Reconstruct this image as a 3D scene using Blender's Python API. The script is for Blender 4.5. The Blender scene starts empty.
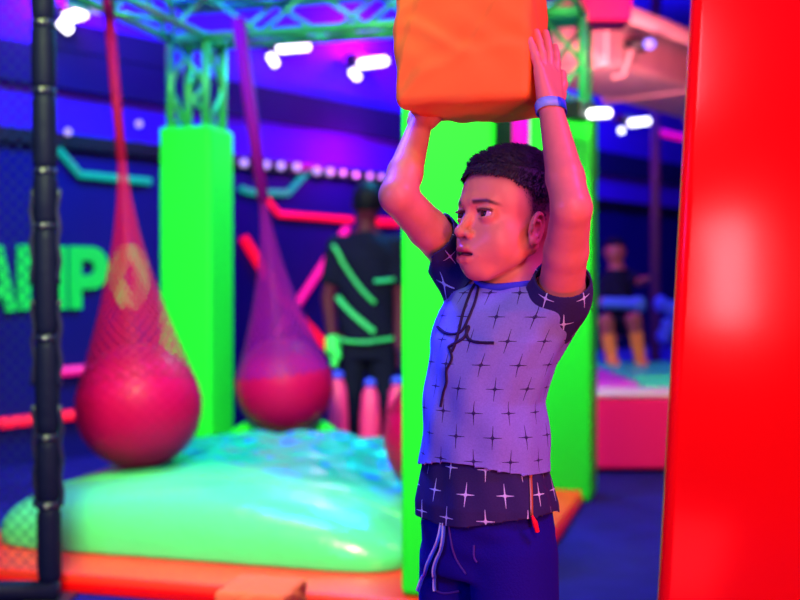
import bpy, bmesh, math, random
import numpy as np
from mathutils import Vector, Matrix
from mathutils.bvhtree import BVHTree

random.seed(7)
SC = bpy.context.scene
COL = SC.collection
PI = math.pi

# ------------------------------------------------------------------ camera
FPX = 800 * 50 / 36
PITCH = math.radians(0.5)
CAM = Vector((0, 0, 0.98))
cd = bpy.data.cameras.new('camera')
cd.lens = 50
cd.sensor_width = 36
cd.clip_start = 0.05
cd.dof.use_dof = True
cd.dof.focus_distance = 1.68
cd.dof.aperture_fstop = 2.8
cam = bpy.data.objects.new('camera', cd)
cam.location = CAM
cam.rotation_euler = (PI / 2 - PITCH, 0, 0)
COL.objects.link(cam)
SC.camera = cam
FWD = Vector((0, math.cos(PITCH), -math.sin(PITCH)))
UPV = Vector((0, math.sin(PITCH), math.cos(PITCH)))


def ray(px, py):
    return FWD + Vector((1, 0, 0)) * ((px - 400) / FPX) + UPV * ((300 - py) / FPX)


def at(px, py, d):
    return CAM + ray(px, py) * d


# ------------------------------------------------------------------ world, exposure, lights
SC.view_settings.view_transform = 'Standard'
SC.view_settings.look = 'None'
SC.view_settings.exposure = 0
SC.view_settings.gamma = 1
w = bpy.data.worlds.new('world')
w.use_nodes = True
w.node_tree.nodes['Background'].inputs[0].default_value = (0.02, 0.01, 0.9, 1)
w.node_tree.nodes['Background'].inputs[1].default_value = 0.012
SC.world = w


def area(name, loc, target, col, power, sx, sy=None, spread=None):
    l = bpy.data.lights.new(name, 'AREA')
    l.color = col
    l.energy = power
    l.shape = 'RECTANGLE'
    l.size = sx
    l.size_y = sy or sx
    if spread:
        l.spread = math.radians(spread)
    o = bpy.data.objects.new(name, l)
    o.location = loc
    o.rotation_euler = (Vector(target) - Vector(loc)).to_track_quat('-Z', 'Y').to_euler()
    COL.objects.link(o)
    return o


def point(name, loc, col, power, r=0.05):
    l = bpy.data.lights.new(name, 'POINT')
    l.color = col
    l.energy = power
    l.shadow_soft_size = r
    o = bpy.data.objects.new(name, l)
    o.location = loc
    COL.objects.link(o)
    return o


# pink wash lamps on the photographer's right: one overhead, one strip added to mirror in the pillar
area('pink_wash_lamp', (0.42, -0.20, 1.95), (0.15, 1.8, 1.0), (1.0, 0.31, 0.42), 20, 0.35)
area('pillar_highlight_strip', (0.745, -0.10, 1.07), (0.20, 1.8, 1.0), (1.0, 0.31, 0.38), 13, 0.16, 0.42)
# red uplight standing on the floor in front of him
area('red_floor_lamp', (0.55, 0.75, 0.12), (0.15, 1.7, 1.2), (1.0, 0.015, 0.02), 10, 0.3)
# violet wash from the right, above
area('violet_side_lamp', (1.35, 1.05, 2.5), (0.25, 1.65, 1.2), (0.40, 0.06, 1.0), 26, 0.3)
# violet (black-light) wash from the left
area('violet_wash_lamp', (-1.4, 0.7, 1.5), (0.15, 1.75, 0.9), (0.12, 0.07, 1.0), 18, 0.5)
# blue rim from behind and above
area('blue_back_lamp', (-0.75, 2.7, 2.6), (0.15, 1.72, 1.1), (0.05, 0.04, 1.0), 22, 0.4, spread=70)
# added white green-ish fill standing in for the frame's fluorescence
area('frame_wash_fill', (-0.65, 1.2, 2.9), (-0.55, 4.4, 0.5), (0.75, 1.0, 0.38), 56, 0.6, spread=80)
area('frame_far_fill', (-1.0, 3.5, 2.75), (-0.9, 5.6, 0.9), (0.75, 1.0, 0.12), 26, 0.5, spread=110)  # added fill that brightens the far left column
area('frame_right_fill', (0.75, 3.4, 2.7), (0.74, 5.2, 0.9), (0.45, 1.0, 0.20), 16, 0.4, spread=80)  # added fill for the right column, otherwise in the boy's shade
area('frame_top_lamp', (-0.7, 4.4, 3.2), (-0.6, 4.6, 0.2), (0.03, 0.05, 1.0), 42, 0.8, spread=100)
area('cyan_side_lamp', (0.2, 6.6, 2.9), (-0.9, 4.9, 0.4), (0.02, 0.75, 1.0), 34, 0.5, spread=110)
# red wash on the right pillar
area('red_wash_lamp', (2.5, 0.2, 2.6), (1.0, 2.3, 0.9), (1.0, 0.02, 0.03), 30, 0.5)
# blue washes on the back wall and on the carpet
area('wall_blue_lamp', (-1.2, 5.4, 3.0), (-2.2, 6.8, 2.2), (0.012, 0.014, 1.0), 75, 0.5)
area('wall_blue_lamp', (0.9, 7.4, 3.2), (0.0, 9.0, 2.4), (0.012, 0.012, 1.0), 50, 0.5)
area('court_blue_lamp', (2.1, 9.0, 3.2), (2.4, 11.5, 1.5), (0.006, 0.01, 1.0), 60, 0.6)
area('floor_blue_lamp', (1.3, 4.2, 3.2), (1.2, 4.4, 0), (0.02, 0.02, 1.0), 12, 0.6)
area('court_pink_lamp', (1.5, 4.4, 2.4), (1.6, 6.0, 0.3), (1.0, 0.02, 0.22), 36, 0.4)
area('duct_salmon_lamp', (1.0, 5.6, 1.9), (2.0, 8.0, 3.0), (1.0, 0.36, 0.38), 11, 0.4, spread=90)


# ------------------------------------------------------------------ helpers
def lin(c):
    return tuple(((v / 255 + 0.055) / 1.055) ** 2.4 if v > 10 else v / 255 / 12.92 for v in c)


MATS = {}


def mat(name, base, rough=0.5, metal=0.0, emit=None, es=0.0, bump=0.0, bscale=40, mottled=0.0, mscale=8, spec=0.5, sheen=0.0):
    m = bpy.data.materials.new(name)
    m.use_nodes = True
    nt = m.node_tree
    b = nt.nodes['Principled BSDF']
    b.inputs['Base Color'].default_value = (*base, 1)
    b.inputs['Roughness'].default_value = rough
    b.inputs['Metallic'].default_value = metal
    b.inputs['Specular IOR Level'].default_value = spec
    if sheen:
        b.inputs['Sheen Weight'].default_value = sheen
    if emit:
        b.inputs['Emission Color'].default_value = (*emit, 1)
        b.inputs['Emission Strength'].default_value = es
    tc = nt.nodes.new('ShaderNodeTexCoord')
    if bump:
        n = nt.nodes.new('ShaderNodeTexNoise')
        n.inputs['Scale'].default_value = bscale
        n.inputs['Detail'].default_value = 4
        nt.links.new(tc.outputs['Object'], n.inputs['Vector'])
        bp = nt.nodes.new('ShaderNodeBump')
        bp.inputs['Strength'].default_value = bump
        bp.inputs['Distance'].default_value = 0.01
        nt.links.new(n.outputs['Fac'], bp.inputs['Height'])
        nt.links.new(bp.outputs['Normal'], b.inputs['Normal'])
    if mottled:
        n = nt.nodes.new('ShaderNodeTexNoise')
        n.inputs['Scale'].default_value = mscale
        n.inputs['Detail'].default_value = 5
        nt.links.new(tc.outputs['Object'], n.inputs['Vector'])
        mx = nt.nodes.new('ShaderNodeMix')
        mx.data_type = 'RGBA'
        mx.inputs[6].default_value = (*[v * (1 - mottled) for v in base], 1)
        mx.inputs[7].default_value = (*[min(1, v * (1 + mottled)) for v in base], 1)
        nt.links.new(n.outputs['Fac'], mx.inputs[0])
        nt.links.new(mx.outputs[2], b.inputs['Base Color'])
    MATS[name] = m
    return m


def link(name, me, m, parent=None, smooth=False):
    if m is not None and len(me.materials) == 0:
        me.materials.append(m)
    o = bpy.data.objects.new(name, me)
    COL.objects.link(o)
    if parent is not None:
        o.parent = parent
        o.matrix_parent_inverse = parent.matrix_world.inverted() if False else Matrix.Translation(-Vector(parent_world(parent)))
    if smooth:
        me.polygons.foreach_set('use_smooth', [True] * len(me.polygons))
    return o


def parent_world(o):
    # things sit at unrotated Empties or at the origin: world offset is the sum of locations
    p = Vector(o.location)
    return p


def obj(name, bm, m, parent=None, smooth=False, bevel=0.0, seg=3, sub=0):
    me = bpy.data.meshes.new(name)
    bmesh.ops.recalc_face_normals(bm, faces=bm.faces)
    bm.to_mesh(me)
    bm.free()
    o = link(name, me, m, parent, smooth)
    if bevel:
        md = o.modifiers.new('bevel', 'BEVEL')
        md.width = bevel
        md.segments = seg
        md.limit_method = 'ANGLE'
        me.polygons.foreach_set('use_smooth', [True] * len(me.polygons))
        md.harden_normals = True
    if sub:
        md = o.modifiers.new('sub', 'SUBSURF')
        md.levels = md.render_levels = sub
    return o


def thing(name, label, cat, loc=(0, 0, 0), group=None):
    o = bpy.data.objects.new(name, None)
    COL.objects.link(o)
    o.location = loc
    o.empty_display_size = 0.1
    return tag(o, label, cat, group)


def tag(o, label, cat, group=None, kind=None):
    o['label'] = label
    o['category'] = cat
    if group:
        o['group'] = group
    if kind:
        o['kind'] = kind
    return o


def struct(o):
    o['kind'] = 'structure'
    return o


def frame(o, u, v, w_):
    m = Matrix.Identity(4)
    for i in range(3):
        m[i][0], m[i][1], m[i][2], m[i][3] = u[i], v[i], w_[i], o[i]
    return m


def bx(bm, lo, hi, M=None):
    vs = []
    for z in (lo[2], hi[2]):
        for x, y in ((lo[0], lo[1]), (hi[0], lo[1]), (hi[0], hi[1]), (lo[0], hi[1])):
            p = Vector((x, y, z))
            vs.append(bm.verts.new(M @ p if M else p))
    for f in ((0, 3, 2, 1), (4, 5, 6, 7), (0, 1, 5, 4), (1, 2, 6, 5), (2, 3, 7, 6), (3, 0, 4, 7)):
        bm.faces.new([vs[i] for i in f])
    return bm


def prism(bm, pts, z0, z1):
    a = [bm.verts.new((x, y, z0)) for x, y in pts]
    b = [bm.verts.new((x, y, z1)) for x, y in pts]
    n = len(pts)
    bm.faces.new(a[::-1])
    bm.faces.new(b)
    for i in range(n):
        bm.faces.new((a[i], a[(i + 1) % n], b[(i + 1) % n], b[i]))
    return bm


def tube(bm, pts, r, seg=8, caps=True, flat=1.0):
    pts = [Vector(p) for p in pts]
    n = len(pts)
    rs = r if isinstance(r, (list, tuple)) else [r] * n
    rings = []
    prev = None
    for i, p in enumerate(pts):
        t = (pts[min(i + 1, n - 1)] - pts[max(i - 1, 0)]).normalized()
        if prev is None:
            a = Vector((0, 0, 1)) if abs(t.z) < 0.9 else Vector((1, 0, 0))
            nx = t.cross(a).normalized()
        else:
            nx = (prev - t * prev.dot(t)).normalized()
        prev = nx
        ny = t.cross(nx)
        rings.append([bm.verts.new(p + (nx * math.cos(2 * PI * k / seg) + ny * flat * math.sin(2 * PI * k / seg)) * rs[i]) for k in range(seg)])
    for a, b in zip(rings, rings[1:]):
        for k in range(seg):
            bm.faces.new((a[k], a[(k + 1) % seg], b[(k + 1) % seg], b[k]))
    if caps:
        bm.faces.new(rings[0][::-1])
        bm.faces.new(rings[-1])
    return bm


def sphere(bm, c, r, u=24, v=16, M=None):
    mm = Matrix.Translation(c) @ (M or Matrix.Identity(4)) @ (Matrix.Diagonal((*r, 1)) if isinstance(r, tuple) else Matrix.Scale(r, 4))
    bmesh.ops.create_uvsphere(bm, u_segments=u, v_segments=v, radius=1, matrix=mm)
    return bm


def B():
    return bmesh.new()


def catmull(pts, n=8):
    pts = [Vector(p) for p in pts]
    out = []
    for i in range(len(pts) - 1):
        p0, p1, p2, p3 = pts[max(i - 1, 0)], pts[i], pts[i + 1], pts[min(i + 2, len(pts) - 1)]
        for k in range(n):
            t = k / n
            out.append(0.5 * ((2 * p1) + (p2 - p0) * t + (2 * p0 - 5 * p1 + 4 * p2 - p3) * t * t + (3 * p1 - p0 - 3 * p2 + p3) * t ** 3))
    out.append(pts[-1])
    return out


# ------------------------------------------------------------------ signed distance sculpting
class Sdf:
    def __init__(s, lo, hi, res):
        s.lo = np.array(lo, np.float32)
        s.res = res
        s.n = np.ceil((np.array(hi) - np.array(lo)) / res).astype(int) + 1
        s.ax = [s.lo[i] + res * np.arange(s.n[i], dtype=np.float32) for i in range(3)]
        s.F = np.full(tuple(s.n), 0.2, np.float32)

    def blk(s, lo, hi, pad):
        i0 = np.clip(np.floor((np.array(lo) - pad - s.lo) / s.res).astype(int), 0, s.n)
        i1 = np.clip(np.ceil((np.array(hi) + pad - s.lo) / s.res).astype(int) + 1, 0, s.n)
        sl = tuple(slice(a, b) for a, b in zip(i0, i1))
        X = s.ax[0][sl[0]][:, None, None]
        Y = s.ax[1][sl[1]][None, :, None]
        Z = s.ax[2][sl[2]][None, None, :]
        return sl, X, Y, Z

    def comb(s, sl, d, k, op):
        A = s.F[sl]
        if op == 'add':
            r = np.minimum(A, d)
            if k:
                h = np.maximum(k - np.abs(A - d), 0) / k
                r = r - h * h * k * 0.25
        else:
            d = -d
            r = np.maximum(A, d)
            if k:
                h = np.maximum(k - np.abs(A - d), 0) / k
                r = r + h * h * k * 0.25
        s.F[sl] = r

    def cone(s, a, b, ra, rb, k=0.01, op='add'):
        a = np.array(a, np.float32)
        b = np.array(b, np.float32)
        R = max(ra, rb)
        sl, X, Y, Z = s.blk(np.minimum(a, b) - R, np.maximum(a, b) + R, k + 0.012)
        ab = b - a
        L = float(ab @ ab) + 1e-12
        t = np.clip(((X - a[0]) * ab[0] + (Y - a[1]) * ab[1] + (Z - a[2]) * ab[2]) / L, 0, 1)
        d = np.sqrt((X - a[0] - t * ab[0]) ** 2 + (Y - a[1] - t * ab[1]) ** 2 + (Z - a[2] - t * ab[2]) ** 2) - (ra + t * (rb - ra))
        s.comb(sl, d, k, op)

    def chain(s, pts, rs, k=0.01, op='add'):
        for i in range(len(pts) - 1):
            s.cone(pts[i], pts[i + 1], rs[i], rs[i + 1], k, op)

    def ell(s, c, r, axes=None, k=0.01, op='add'):
        c = np.array(c, np.float32)
        r = np.array(r if hasattr(r, '__len__') else (r, r, r), np.float32)
        A = np.eye(3, dtype=np.float32) if axes is None else np.array(axes, np.float32)
        ext = np.sqrt(((A * r[:, None]) ** 2).sum(0))
        sl, X, Y, Z = s.blk(c - ext, c + ext, k + 0.012)
        q = [((X - c[0]) * A[i, 0] + (Y - c[1]) * A[i, 1] + (Z - c[2]) * A[i, 2]) / r[i] for i in range(3)]
        k0 = np.sqrt(q[0] ** 2 + q[1] ** 2 + q[2] ** 2)
        k1 = np.sqrt((q[0] / r[0]) ** 2 + (q[1] / r[1]) ** 2 + (q[2] / r[2]) ** 2)
        s.comb(sl, k0 * (k0 - 1) / np.maximum(k1, 1e-6), k, op)

    def loft(s, secs, yaw, k=0.01, wob=None, op='add', pw=2.0):
        """secs: rows (z, cx, cy, lateral radius, depth radius); lateral axis turned by yaw"""
        S = np.array(secs, np.float32)
        S = S[np.argsort(S[:, 0])]
        R = S[:, 3:].max()
        lo = np.array((S[:, 1].min() - R, S[:, 2].min() - R, S[0, 0]))
        hi = np.array((S[:, 1].max() + R, S[:, 2].max() + R, S[-1, 0]))
        sl, X, Y, Z = s.blk(lo, hi, k + 0.012)
        z = Z[0, 0]
        g = lambda i: np.interp(z, S[:, 0], S[:, i]).astype(np.float32)[None, None, :]
        cx, cy, a, b = g(1), g(2), g(3), g(4)
        L = lambda: None
        cl, sn = math.cos(yaw), math.sin(yaw)
        l = (X - cx) * cl - (Y - cy) * sn
        f = -(X - cx) * sn - (Y - cy) * cl
        rr = (np.abs(l / a) ** pw + np.abs(f / b) ** pw) ** (1 / pw)
        d = (rr - 1) * np.minimum(a, b)
        if wob is not None:
            d = d - wob(np.arctan2(l / a, f / b), Z, l, f)
        zc = np.maximum(S[0, 0] - Z, Z - S[-1, 0])
        h = np.maximum(0.012 - np.abs(d - zc), 0) / 0.012
        d = np.maximum(d, zc) + h * h * 0.003
        s.comb(sl, d, k, op)

    def mesh(s, name, keep=None):
        F = s.F
        S = F < 0
        n = F.shape
        cnt = np.zeros((n[0] - 1, n[1] - 1, n[2] - 1), np.uint8)
        for dx in (0, 1):
            for dy in (0, 1):
                for dz in (0, 1):
                    cnt += S[dx:n[0] - 1 + dx, dy:n[1] - 1 + dy, dz:n[2] - 1 + dz]
        act = (cnt > 0) & (cnt < 8)
        I = np.argwhere(act)
        idx = np.full(act.shape, -1, np.int32)
        idx[act] = np.arange(len(I))
        acc = np.zeros((len(I), 3))
        num = np.zeros(len(I))
        corner = [(0, 0, 0), (1, 0, 0), (0, 1, 0), (1, 1, 0), (0, 0, 1), (1, 0, 1), (0, 1, 1), (1, 1, 1)]
        val = [F[I[:, 0] + c[0], I[:, 1] + c[1], I[:, 2] + c[2]] for c in corner]
        for a in range(8):
            for b in range(a + 1, 8):
                ca, cb = corner[a], corner[b]
                if sum(abs(p - q) for p, q in zip(ca, cb)) != 1:
                    continue
                m = (val[a] < 0) != (val[b] < 0)
                t = np.where(m, val[a] / np.where(m, val[a] - val[b], 1), 0)
                for i in range(3):
                    acc[:, i] += np.where(m, ca[i] + t * (cb[i] - ca[i]), 0)
                num += m
        V = (I + acc / num[:, None]) * s.res + s.lo
        Q = []
        for ax in range(3):
            o1, o2 = [(1, 2), (2, 0), (0, 1)][ax]
            slA = [slice(0, -1)] * 3
            slB = [slice(0, -1)] * 3
            slA[ax] = slice(0, n[ax] - 1)
            slB[ax] = slice(1, n[ax])
            for o in (o1, o2):
                slA[o] = slice(1, n[o] - 1)
                slB[o] = slice(1, n[o] - 1)
            a_, b_ = S[tuple(slA)], S[tuple(slB)]
            for sign in (0, 1):
                P = np.argwhere((a_ & ~b_) if sign == 0 else (~a_ & b_))
                if not len(P):
                    continue
                P[:, o1] += 1
                P[:, o2] += 1
                cs = []
                for d1, d2 in ((0, 0), (-1, 0), (-1, -1), (0, -1)):
                    Pq = P.copy()
                    Pq[:, o1] += d1
                    Pq[:, o2] += d2
                    cs.append(idx[Pq[:, 0], Pq[:, 1], Pq[:, 2]])
                q = np.stack(cs, 1)
                if sign == 1:
                    q = q[:, ::-1]
                Q.append(q)
        Q = np.concatenate(Q)
        if keep is not None:
            kv = keep(V)
            Q = Q[(kv[Q] > 0).any(1)]
            out = np.where(kv < 0)[0]
            g = np.zeros((len(out), 3))
            for i in range(3):
                dv = np.zeros(3)
                dv[i] = 0.0005
                g[:, i] = (keep(V[out] + dv) - keep(V[out] - dv)) / 0.001
            st = g * (-kv[out] / np.maximum((g ** 2).sum(1), 0.05))[:, None]
            ln = np.linalg.norm(st, axis=1)
            st *= np.minimum(1, 1.6 * s.res / np.maximum(ln, 1e-9))[:, None]
            V[out] += st
            used = np.zeros(len(V), bool)
            used[Q] = True
            remap = np.cumsum(used) - 1
            V = V[used]
            Q = remap[Q]
        me = bpy.data.meshes.new(name)
        me.vertices.add(len(V))
        me.vertices.foreach_set('co', V.astype(np.float32).ravel())
        me.loops.add(Q.size)
        me.loops.foreach_set('vertex_index', Q.astype(np.int32).ravel())
        me.polygons.add(len(Q))
        me.polygons.foreach_set('loop_start', np.arange(0, Q.size, 4, dtype=np.int32))
        me.update(calc_edges=True)
        me.validate()
        me.polygons.foreach_set('use_smooth', [True] * len(me.polygons))
        return me, V


def verts_of(me):
    a = np.zeros(len(me.vertices) * 3, np.float32)
    me.vertices.foreach_get('co', a)
    return a.reshape(-1, 3)


def set_color(me, name, rgb):
    at_ = me.color_attributes.new(name, 'FLOAT_COLOR', 'POINT')
    c = np.ones((len(me.vertices), 4), np.float32)
    c[:, :3] = rgb
    at_.data.foreach_set('color', c.ravel())


def set_uv(me, uv):
    l = me.uv_layers.new(name='UVMap')
    vi = np.zeros(len(me.loops), np.int32)
    me.loops.foreach_get('vertex_index', vi)
    l.data.foreach_set('uv', uv[vi].astype(np.float32).ravel())


def solidify(o, t):
    md = o.modifiers.new('solid', 'SOLIDIFY')
    md.thickness = t
    md.offset = -1


def bvh_of(me):
    return BVHTree.FromPolygons([v.co for v in me.vertices], [tuple(p.vertices) for p in me.polygons])


def project(bvh, px, py, lift=0.001):
    d = ray(px, py)
    hit = bvh.ray_cast(CAM, d.normalized())
    if hit[0] is None:
        return None
    return hit[0] + hit[1] * lift if hit[1].dot(d) < 0 else hit[0] - hit[1] * lift

# ------------------------------------------------------------------ materials
mat('green_vinyl', (0.016, 0.82, 0.04), 0.5, bump=0.05, bscale=6, spec=0.15)
mat('red_vinyl', (0.93, 0.003, 0.006), 0.14, bump=0.05, bscale=4, mottled=0.04, mscale=3, spec=0.22)
mat('red_panel', (0.9, 0.01, 0.20), 0.45, spec=0.15)
mat('orange_vinyl', (1.0, 0.035, 0.015), 0.4, bump=0.08, bscale=9)
mat('orange_cloth', (1.0, 0.31, 0.04), 0.75, bump=0.12, bscale=14, mottled=0.06, mscale=20, spec=0.15)
mat('peach_cloth', (1.0, 0.15, 0.08), 0.8, bump=0.12, bscale=14, spec=0.15)
mat('ball_rubber', (0.52, 0.001, 0.10), 0.40, bump=0.1, bscale=60, spec=0.12)
mat('truss_metal', (0.04, 0.50, 0.17), 0.4, 0.3)
mat('black_foam', (0.004, 0.005, 0.035), 0.55, bump=0.3, bscale=30, spec=0.12)
mat('black_plastic', (0.012, 0.012, 0.02), 0.35)
mat('strap_black', (0.008, 0.01, 0.06), 0.4)
mat('steel', (0.5, 0.5, 0.55), 0.3, 0.9)
mat('net_purple_lit', (0.20, 0.001, 0.30), 0.7, spec=0.1)  # rope colour with the purple light painted in
mat('net_red', (0.24, 0.001, 0.05), 0.7, spec=0.1)
mat('wall_blue', (0.12, 0.02, 0.80), 0.6, mottled=0.2, mscale=1.5, spec=0.15)
mat('wall_navy', (0.010, 0.006, 0.17), 0.6, mottled=0.25, mscale=2, spec=0.15)
mat('wall_dark', (0.02, 0.015, 0.10), 0.7, mottled=0.25, mscale=2, spec=0.15)
mat('ceiling_dark', (0.06, 0.05, 0.35), 0.8, mottled=0.3, mscale=1.5, spec=0.15)
mat('carpet', (0.010, 0.006, 0.20), 0.9, bump=0.5, bscale=120, mottled=0.45, mscale=6, spec=0.15)
mat('pink_foam', (0.95, 0.03, 0.28), 0.5)
mat('blue_cap', (0.05, 0.05, 0.9), 0.4)
mat('purple_pad', (0.65, 0.05, 0.75), 0.5)
mat('cyan_pad', (0.03, 0.75, 0.55), 0.4)
mat('white_trim', (0.8, 0.55, 0.8), 0.5)
mat('court_mat', (0.05, 0.07, 0.5), 0.6)
mat('duct_paint', (0.62, 0.32, 0.34), 0.6, mottled=0.15, spec=0.15)
mat('letter_green', (0.01, 0.5, 0.03), 0.5, emit=lin((0, 190, 85)), es=0.7)
mat('neon_cyan', (0.01, 0.4, 0.12), 0.4, emit=lin((0, 160, 150)), es=0.75)
mat('neon_red', (0.9, 0.02, 0.05), 0.4, emit=lin((255, 0, 40)), es=1.0)
mat('neon_pink', (0.9, 0.03, 0.3), 0.4, emit=lin((225, 0, 120)), es=0.9)
mat('lamp_white', (1, 1, 1), 0.4, emit=(1, 0.98, 1), es=4)
mat('bulb_lilac', (0.9, 0.8, 1), 0.4, emit=(0.62, 0.45, 0.85), es=0.75)
mat('lens_blue', (0.2, 0.2, 1), 0.2, emit=(0.12, 0.18, 1), es=1.5)
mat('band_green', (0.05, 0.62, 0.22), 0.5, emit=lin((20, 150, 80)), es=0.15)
mat('glove_green', (0.05, 0.85, 0.15), 0.5)
mat('dark_cloth', (0.005, 0.004, 0.035), 0.85, spec=0.15)
mat('dark_skin', (0.10, 0.009, 0.05), 0.5, spec=0.15)
mat('pink_skin', (0.32, 0.07, 0.10), 0.5)
mat('dark_hair', (0.005, 0.003, 0.02), 0.6, spec=0.15)
mat('sock_orange_lit', (0.9, 0.28, 0.08), 0.7)  # orange light on the lower legs painted into the sock colour
mat('blue_sleeve', (0.05, 0.16, 0.85), 0.6)
mat('pole_purple', (0.10, 0.03, 0.12), 0.5)


def node_mat(name, rough=0.5):
    m = bpy.data.materials.new(name)
    m.use_nodes = True
    nt = m.node_tree
    MATS[name] = m
    b = nt.nodes['Principled BSDF']
    b.inputs['Roughness'].default_value = rough

    def math_(op, a, b_=None, c=None):
        n = nt.nodes.new('ShaderNodeMath')
        n.operation = op
        for i, v in enumerate((a, b_, c)):
            if v is None:
                continue
            if isinstance(v, (int, float)):
                n.inputs[i].default_value = v
            else:
                nt.links.new(v, n.inputs[i])
        return n.outputs[0]

    def mix(f, a, b_):
        n = nt.nodes.new('ShaderNodeMix')
        n.data_type = 'RGBA'
        for s_, v in ((0, f), (6, a), (7, b_)):
            if isinstance(v, (int, float)):
                n.inputs[s_].default_value = v
            elif isinstance(v, tuple):
                n.inputs[s_].default_value = (*v, 1)
            else:
                nt.links.new(v, n.inputs[s_])
        return n.outputs[2]

    def noise(scale, detail=4, coord='Object'):
        tc = nt.nodes.new('ShaderNodeTexCoord')
        n = nt.nodes.new('ShaderNodeTexNoise')
        n.inputs['Scale'].default_value = scale
        n.inputs['Detail'].default_value = detail
        nt.links.new(tc.outputs[coord], n.inputs['Vector'])
        return n.outputs['Fac']

    def uv():
        tc = nt.nodes.new('ShaderNodeTexCoord')
        sp = nt.nodes.new('ShaderNodeSeparateXYZ')
        nt.links.new(tc.outputs['UV'], sp.inputs[0])
        return sp.outputs[0], sp.outputs[1]

    def bump(h, strength, dist=0.002):
        bp = nt.nodes.new('ShaderNodeBump')
        bp.inputs['Strength'].default_value = strength
        bp.inputs['Distance'].default_value = dist
        nt.links.new(h, bp.inputs['Height'])
        nt.links.new(bp.outputs['Normal'], b.inputs['Normal'])
    return m, nt, b, math_, mix, noise, uv, bump


def skin_mat():
    m, nt, b, M, mix, noise, uv, bump = node_mat('skin', 0.42)
    a = nt.nodes.new('ShaderNodeVertexColor')
    a.layer_name = 'tint'
    n = noise(60)
    c = mix(n, (0.90, 0.90, 0.90), (1.06, 1.06, 1.06))
    mu = nt.nodes.new('ShaderNodeMix')
    mu.data_type = 'RGBA'
    mu.blend_type = 'MULTIPLY'
    mu.inputs[0].default_value = 1
    nt.links.new(a.outputs['Color'], mu.inputs[6])
    nt.links.new(c, mu.inputs[7])
    nt.links.new(mu.outputs[2], b.inputs['Base Color'])
    b.inputs['Specular IOR Level'].default_value = 0.35
    bump(noise(350), 0.08, 0.001)


skin_mat()


def cross_mat(name, base, base2, ink, hs, vs, size, wd, rough=0.85):
    """cloth printed with a staggered lattice of tapering crosses, drawn in the cloth's own UV metres"""
    m, nt, b, M, mix, noise, uv, bump = node_mat(name, rough)
    u, v = uv()
    row = M('FLOOR', M('DIVIDE', v, vs))
    par = M('MODULO', M('ABSOLUTE', row), 2)
    u2 = M('ADD', M('DIVIDE', u, hs), M('MULTIPLY', par, 0.5))
    col = M('FLOOR', u2)
    jit = M('MULTIPLY', M('SINE', M('ADD', M('MULTIPLY', row, 7.3), M('MULTIPLY', col, 3.1))), 0.07)
    x = M('MULTIPLY', M('SUBTRACT', M('SUBTRACT', u2, col), 0.5), hs)
    y = M('MULTIPLY', M('SUBTRACT', M('SUBTRACT', M('DIVIDE', v, vs), row), 0.5), vs)
    x = M('ADD', x, M('MULTIPLY', y, jit))
    ax, ay = M('ABSOLUTE', x), M('ABSOLUTE', y)
    # tapered arms
    wv = M('MULTIPLY', M('SUBTRACT', 1.0, M('DIVIDE', ay, size * 1.25)), wd)
    wh = M('MULTIPLY', M('SUBTRACT', 1.0, M('DIVIDE', ax, size)), wd)
    mv = M('MULTIPLY', M('LESS_THAN', ax, M('ADD', wv, 0.0003)), M('LESS_THAN', ay, size * 1.2))
    mh = M('MULTIPLY', M('LESS_THAN', ay, M('ADD', wh, 0.0003)), M('LESS_THAN', ax, size * 0.95))
    rr = M('SQRT', M('ADD', M('MULTIPLY', x, x), M('MULTIPLY', y, y)))
    ring = M('LESS_THAN', M('ABSOLUTE', M('SUBTRACT', rr, 0.0024)), 0.0005)
    mask = M('MINIMUM', M('ADD', M('ADD', mv, mh), ring), 1.0)
    heath = mix(noise(420, 2), base, base2)
    c = mix(mask, heath, ink)
    nt.links.new(c, b.inputs['Base Color'])
    bump(noise(500, 2), 0.25, 0.001)


cross_mat('grey_print', (0.14, 0.23, 0.60), (0.25, 0.37, 0.84), (0.008, 0.01, 0.10), 0.058, 0.0355, 0.0150, 0.0007)
cross_mat('navy_print', (0.009, 0.012, 0.085), (0.018, 0.024, 0.13), (0.50, 0.85, 0.95), 0.062, 0.037, 0.0145, 0.0010)
mat('navy_cloth', (0.008, 0.004, 0.24), 0.85, bump=0.2, bscale=300, spec=0.15)
mat('collar_blue', (0.05, 0.08, 0.62), 0.8, bump=0.2, bscale=300, spec=0.15)
mat('ink_navy', (0.006, 0.006, 0.06), 0.7)
mat('cord_blue', (0.02, 0.16, 1.0), 0.7)
mat('cord_white', (0.35, 0.85, 1.0), 0.7)
mat('zip_gold', (0.75, 0.32, 0.05), 0.35, 0.6)
mat('zip_red', (0.95, 0.01, 0.03), 0.4)
mat('piping', (0.05, 0.03, 0.34), 0.7)
mat('band_blue', (0.01, 0.12, 0.95), 0.4)
mat('band_white', (0.24, 0.60, 1.0), 0.4)
mat('hair_black', (0.018, 0.012, 0.045), 0.45, bump=0.6, bscale=160)
mat('eye_white', (0.62, 0.55, 0.72), 0.15)
mat('iris_dark', (0.02, 0.012, 0.015), 0.1)
mat('mouth_dark', (0.10, 0.01, 0.03), 0.4)
mat('tooth', (0.75, 0.65, 0.75), 0.3)


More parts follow.
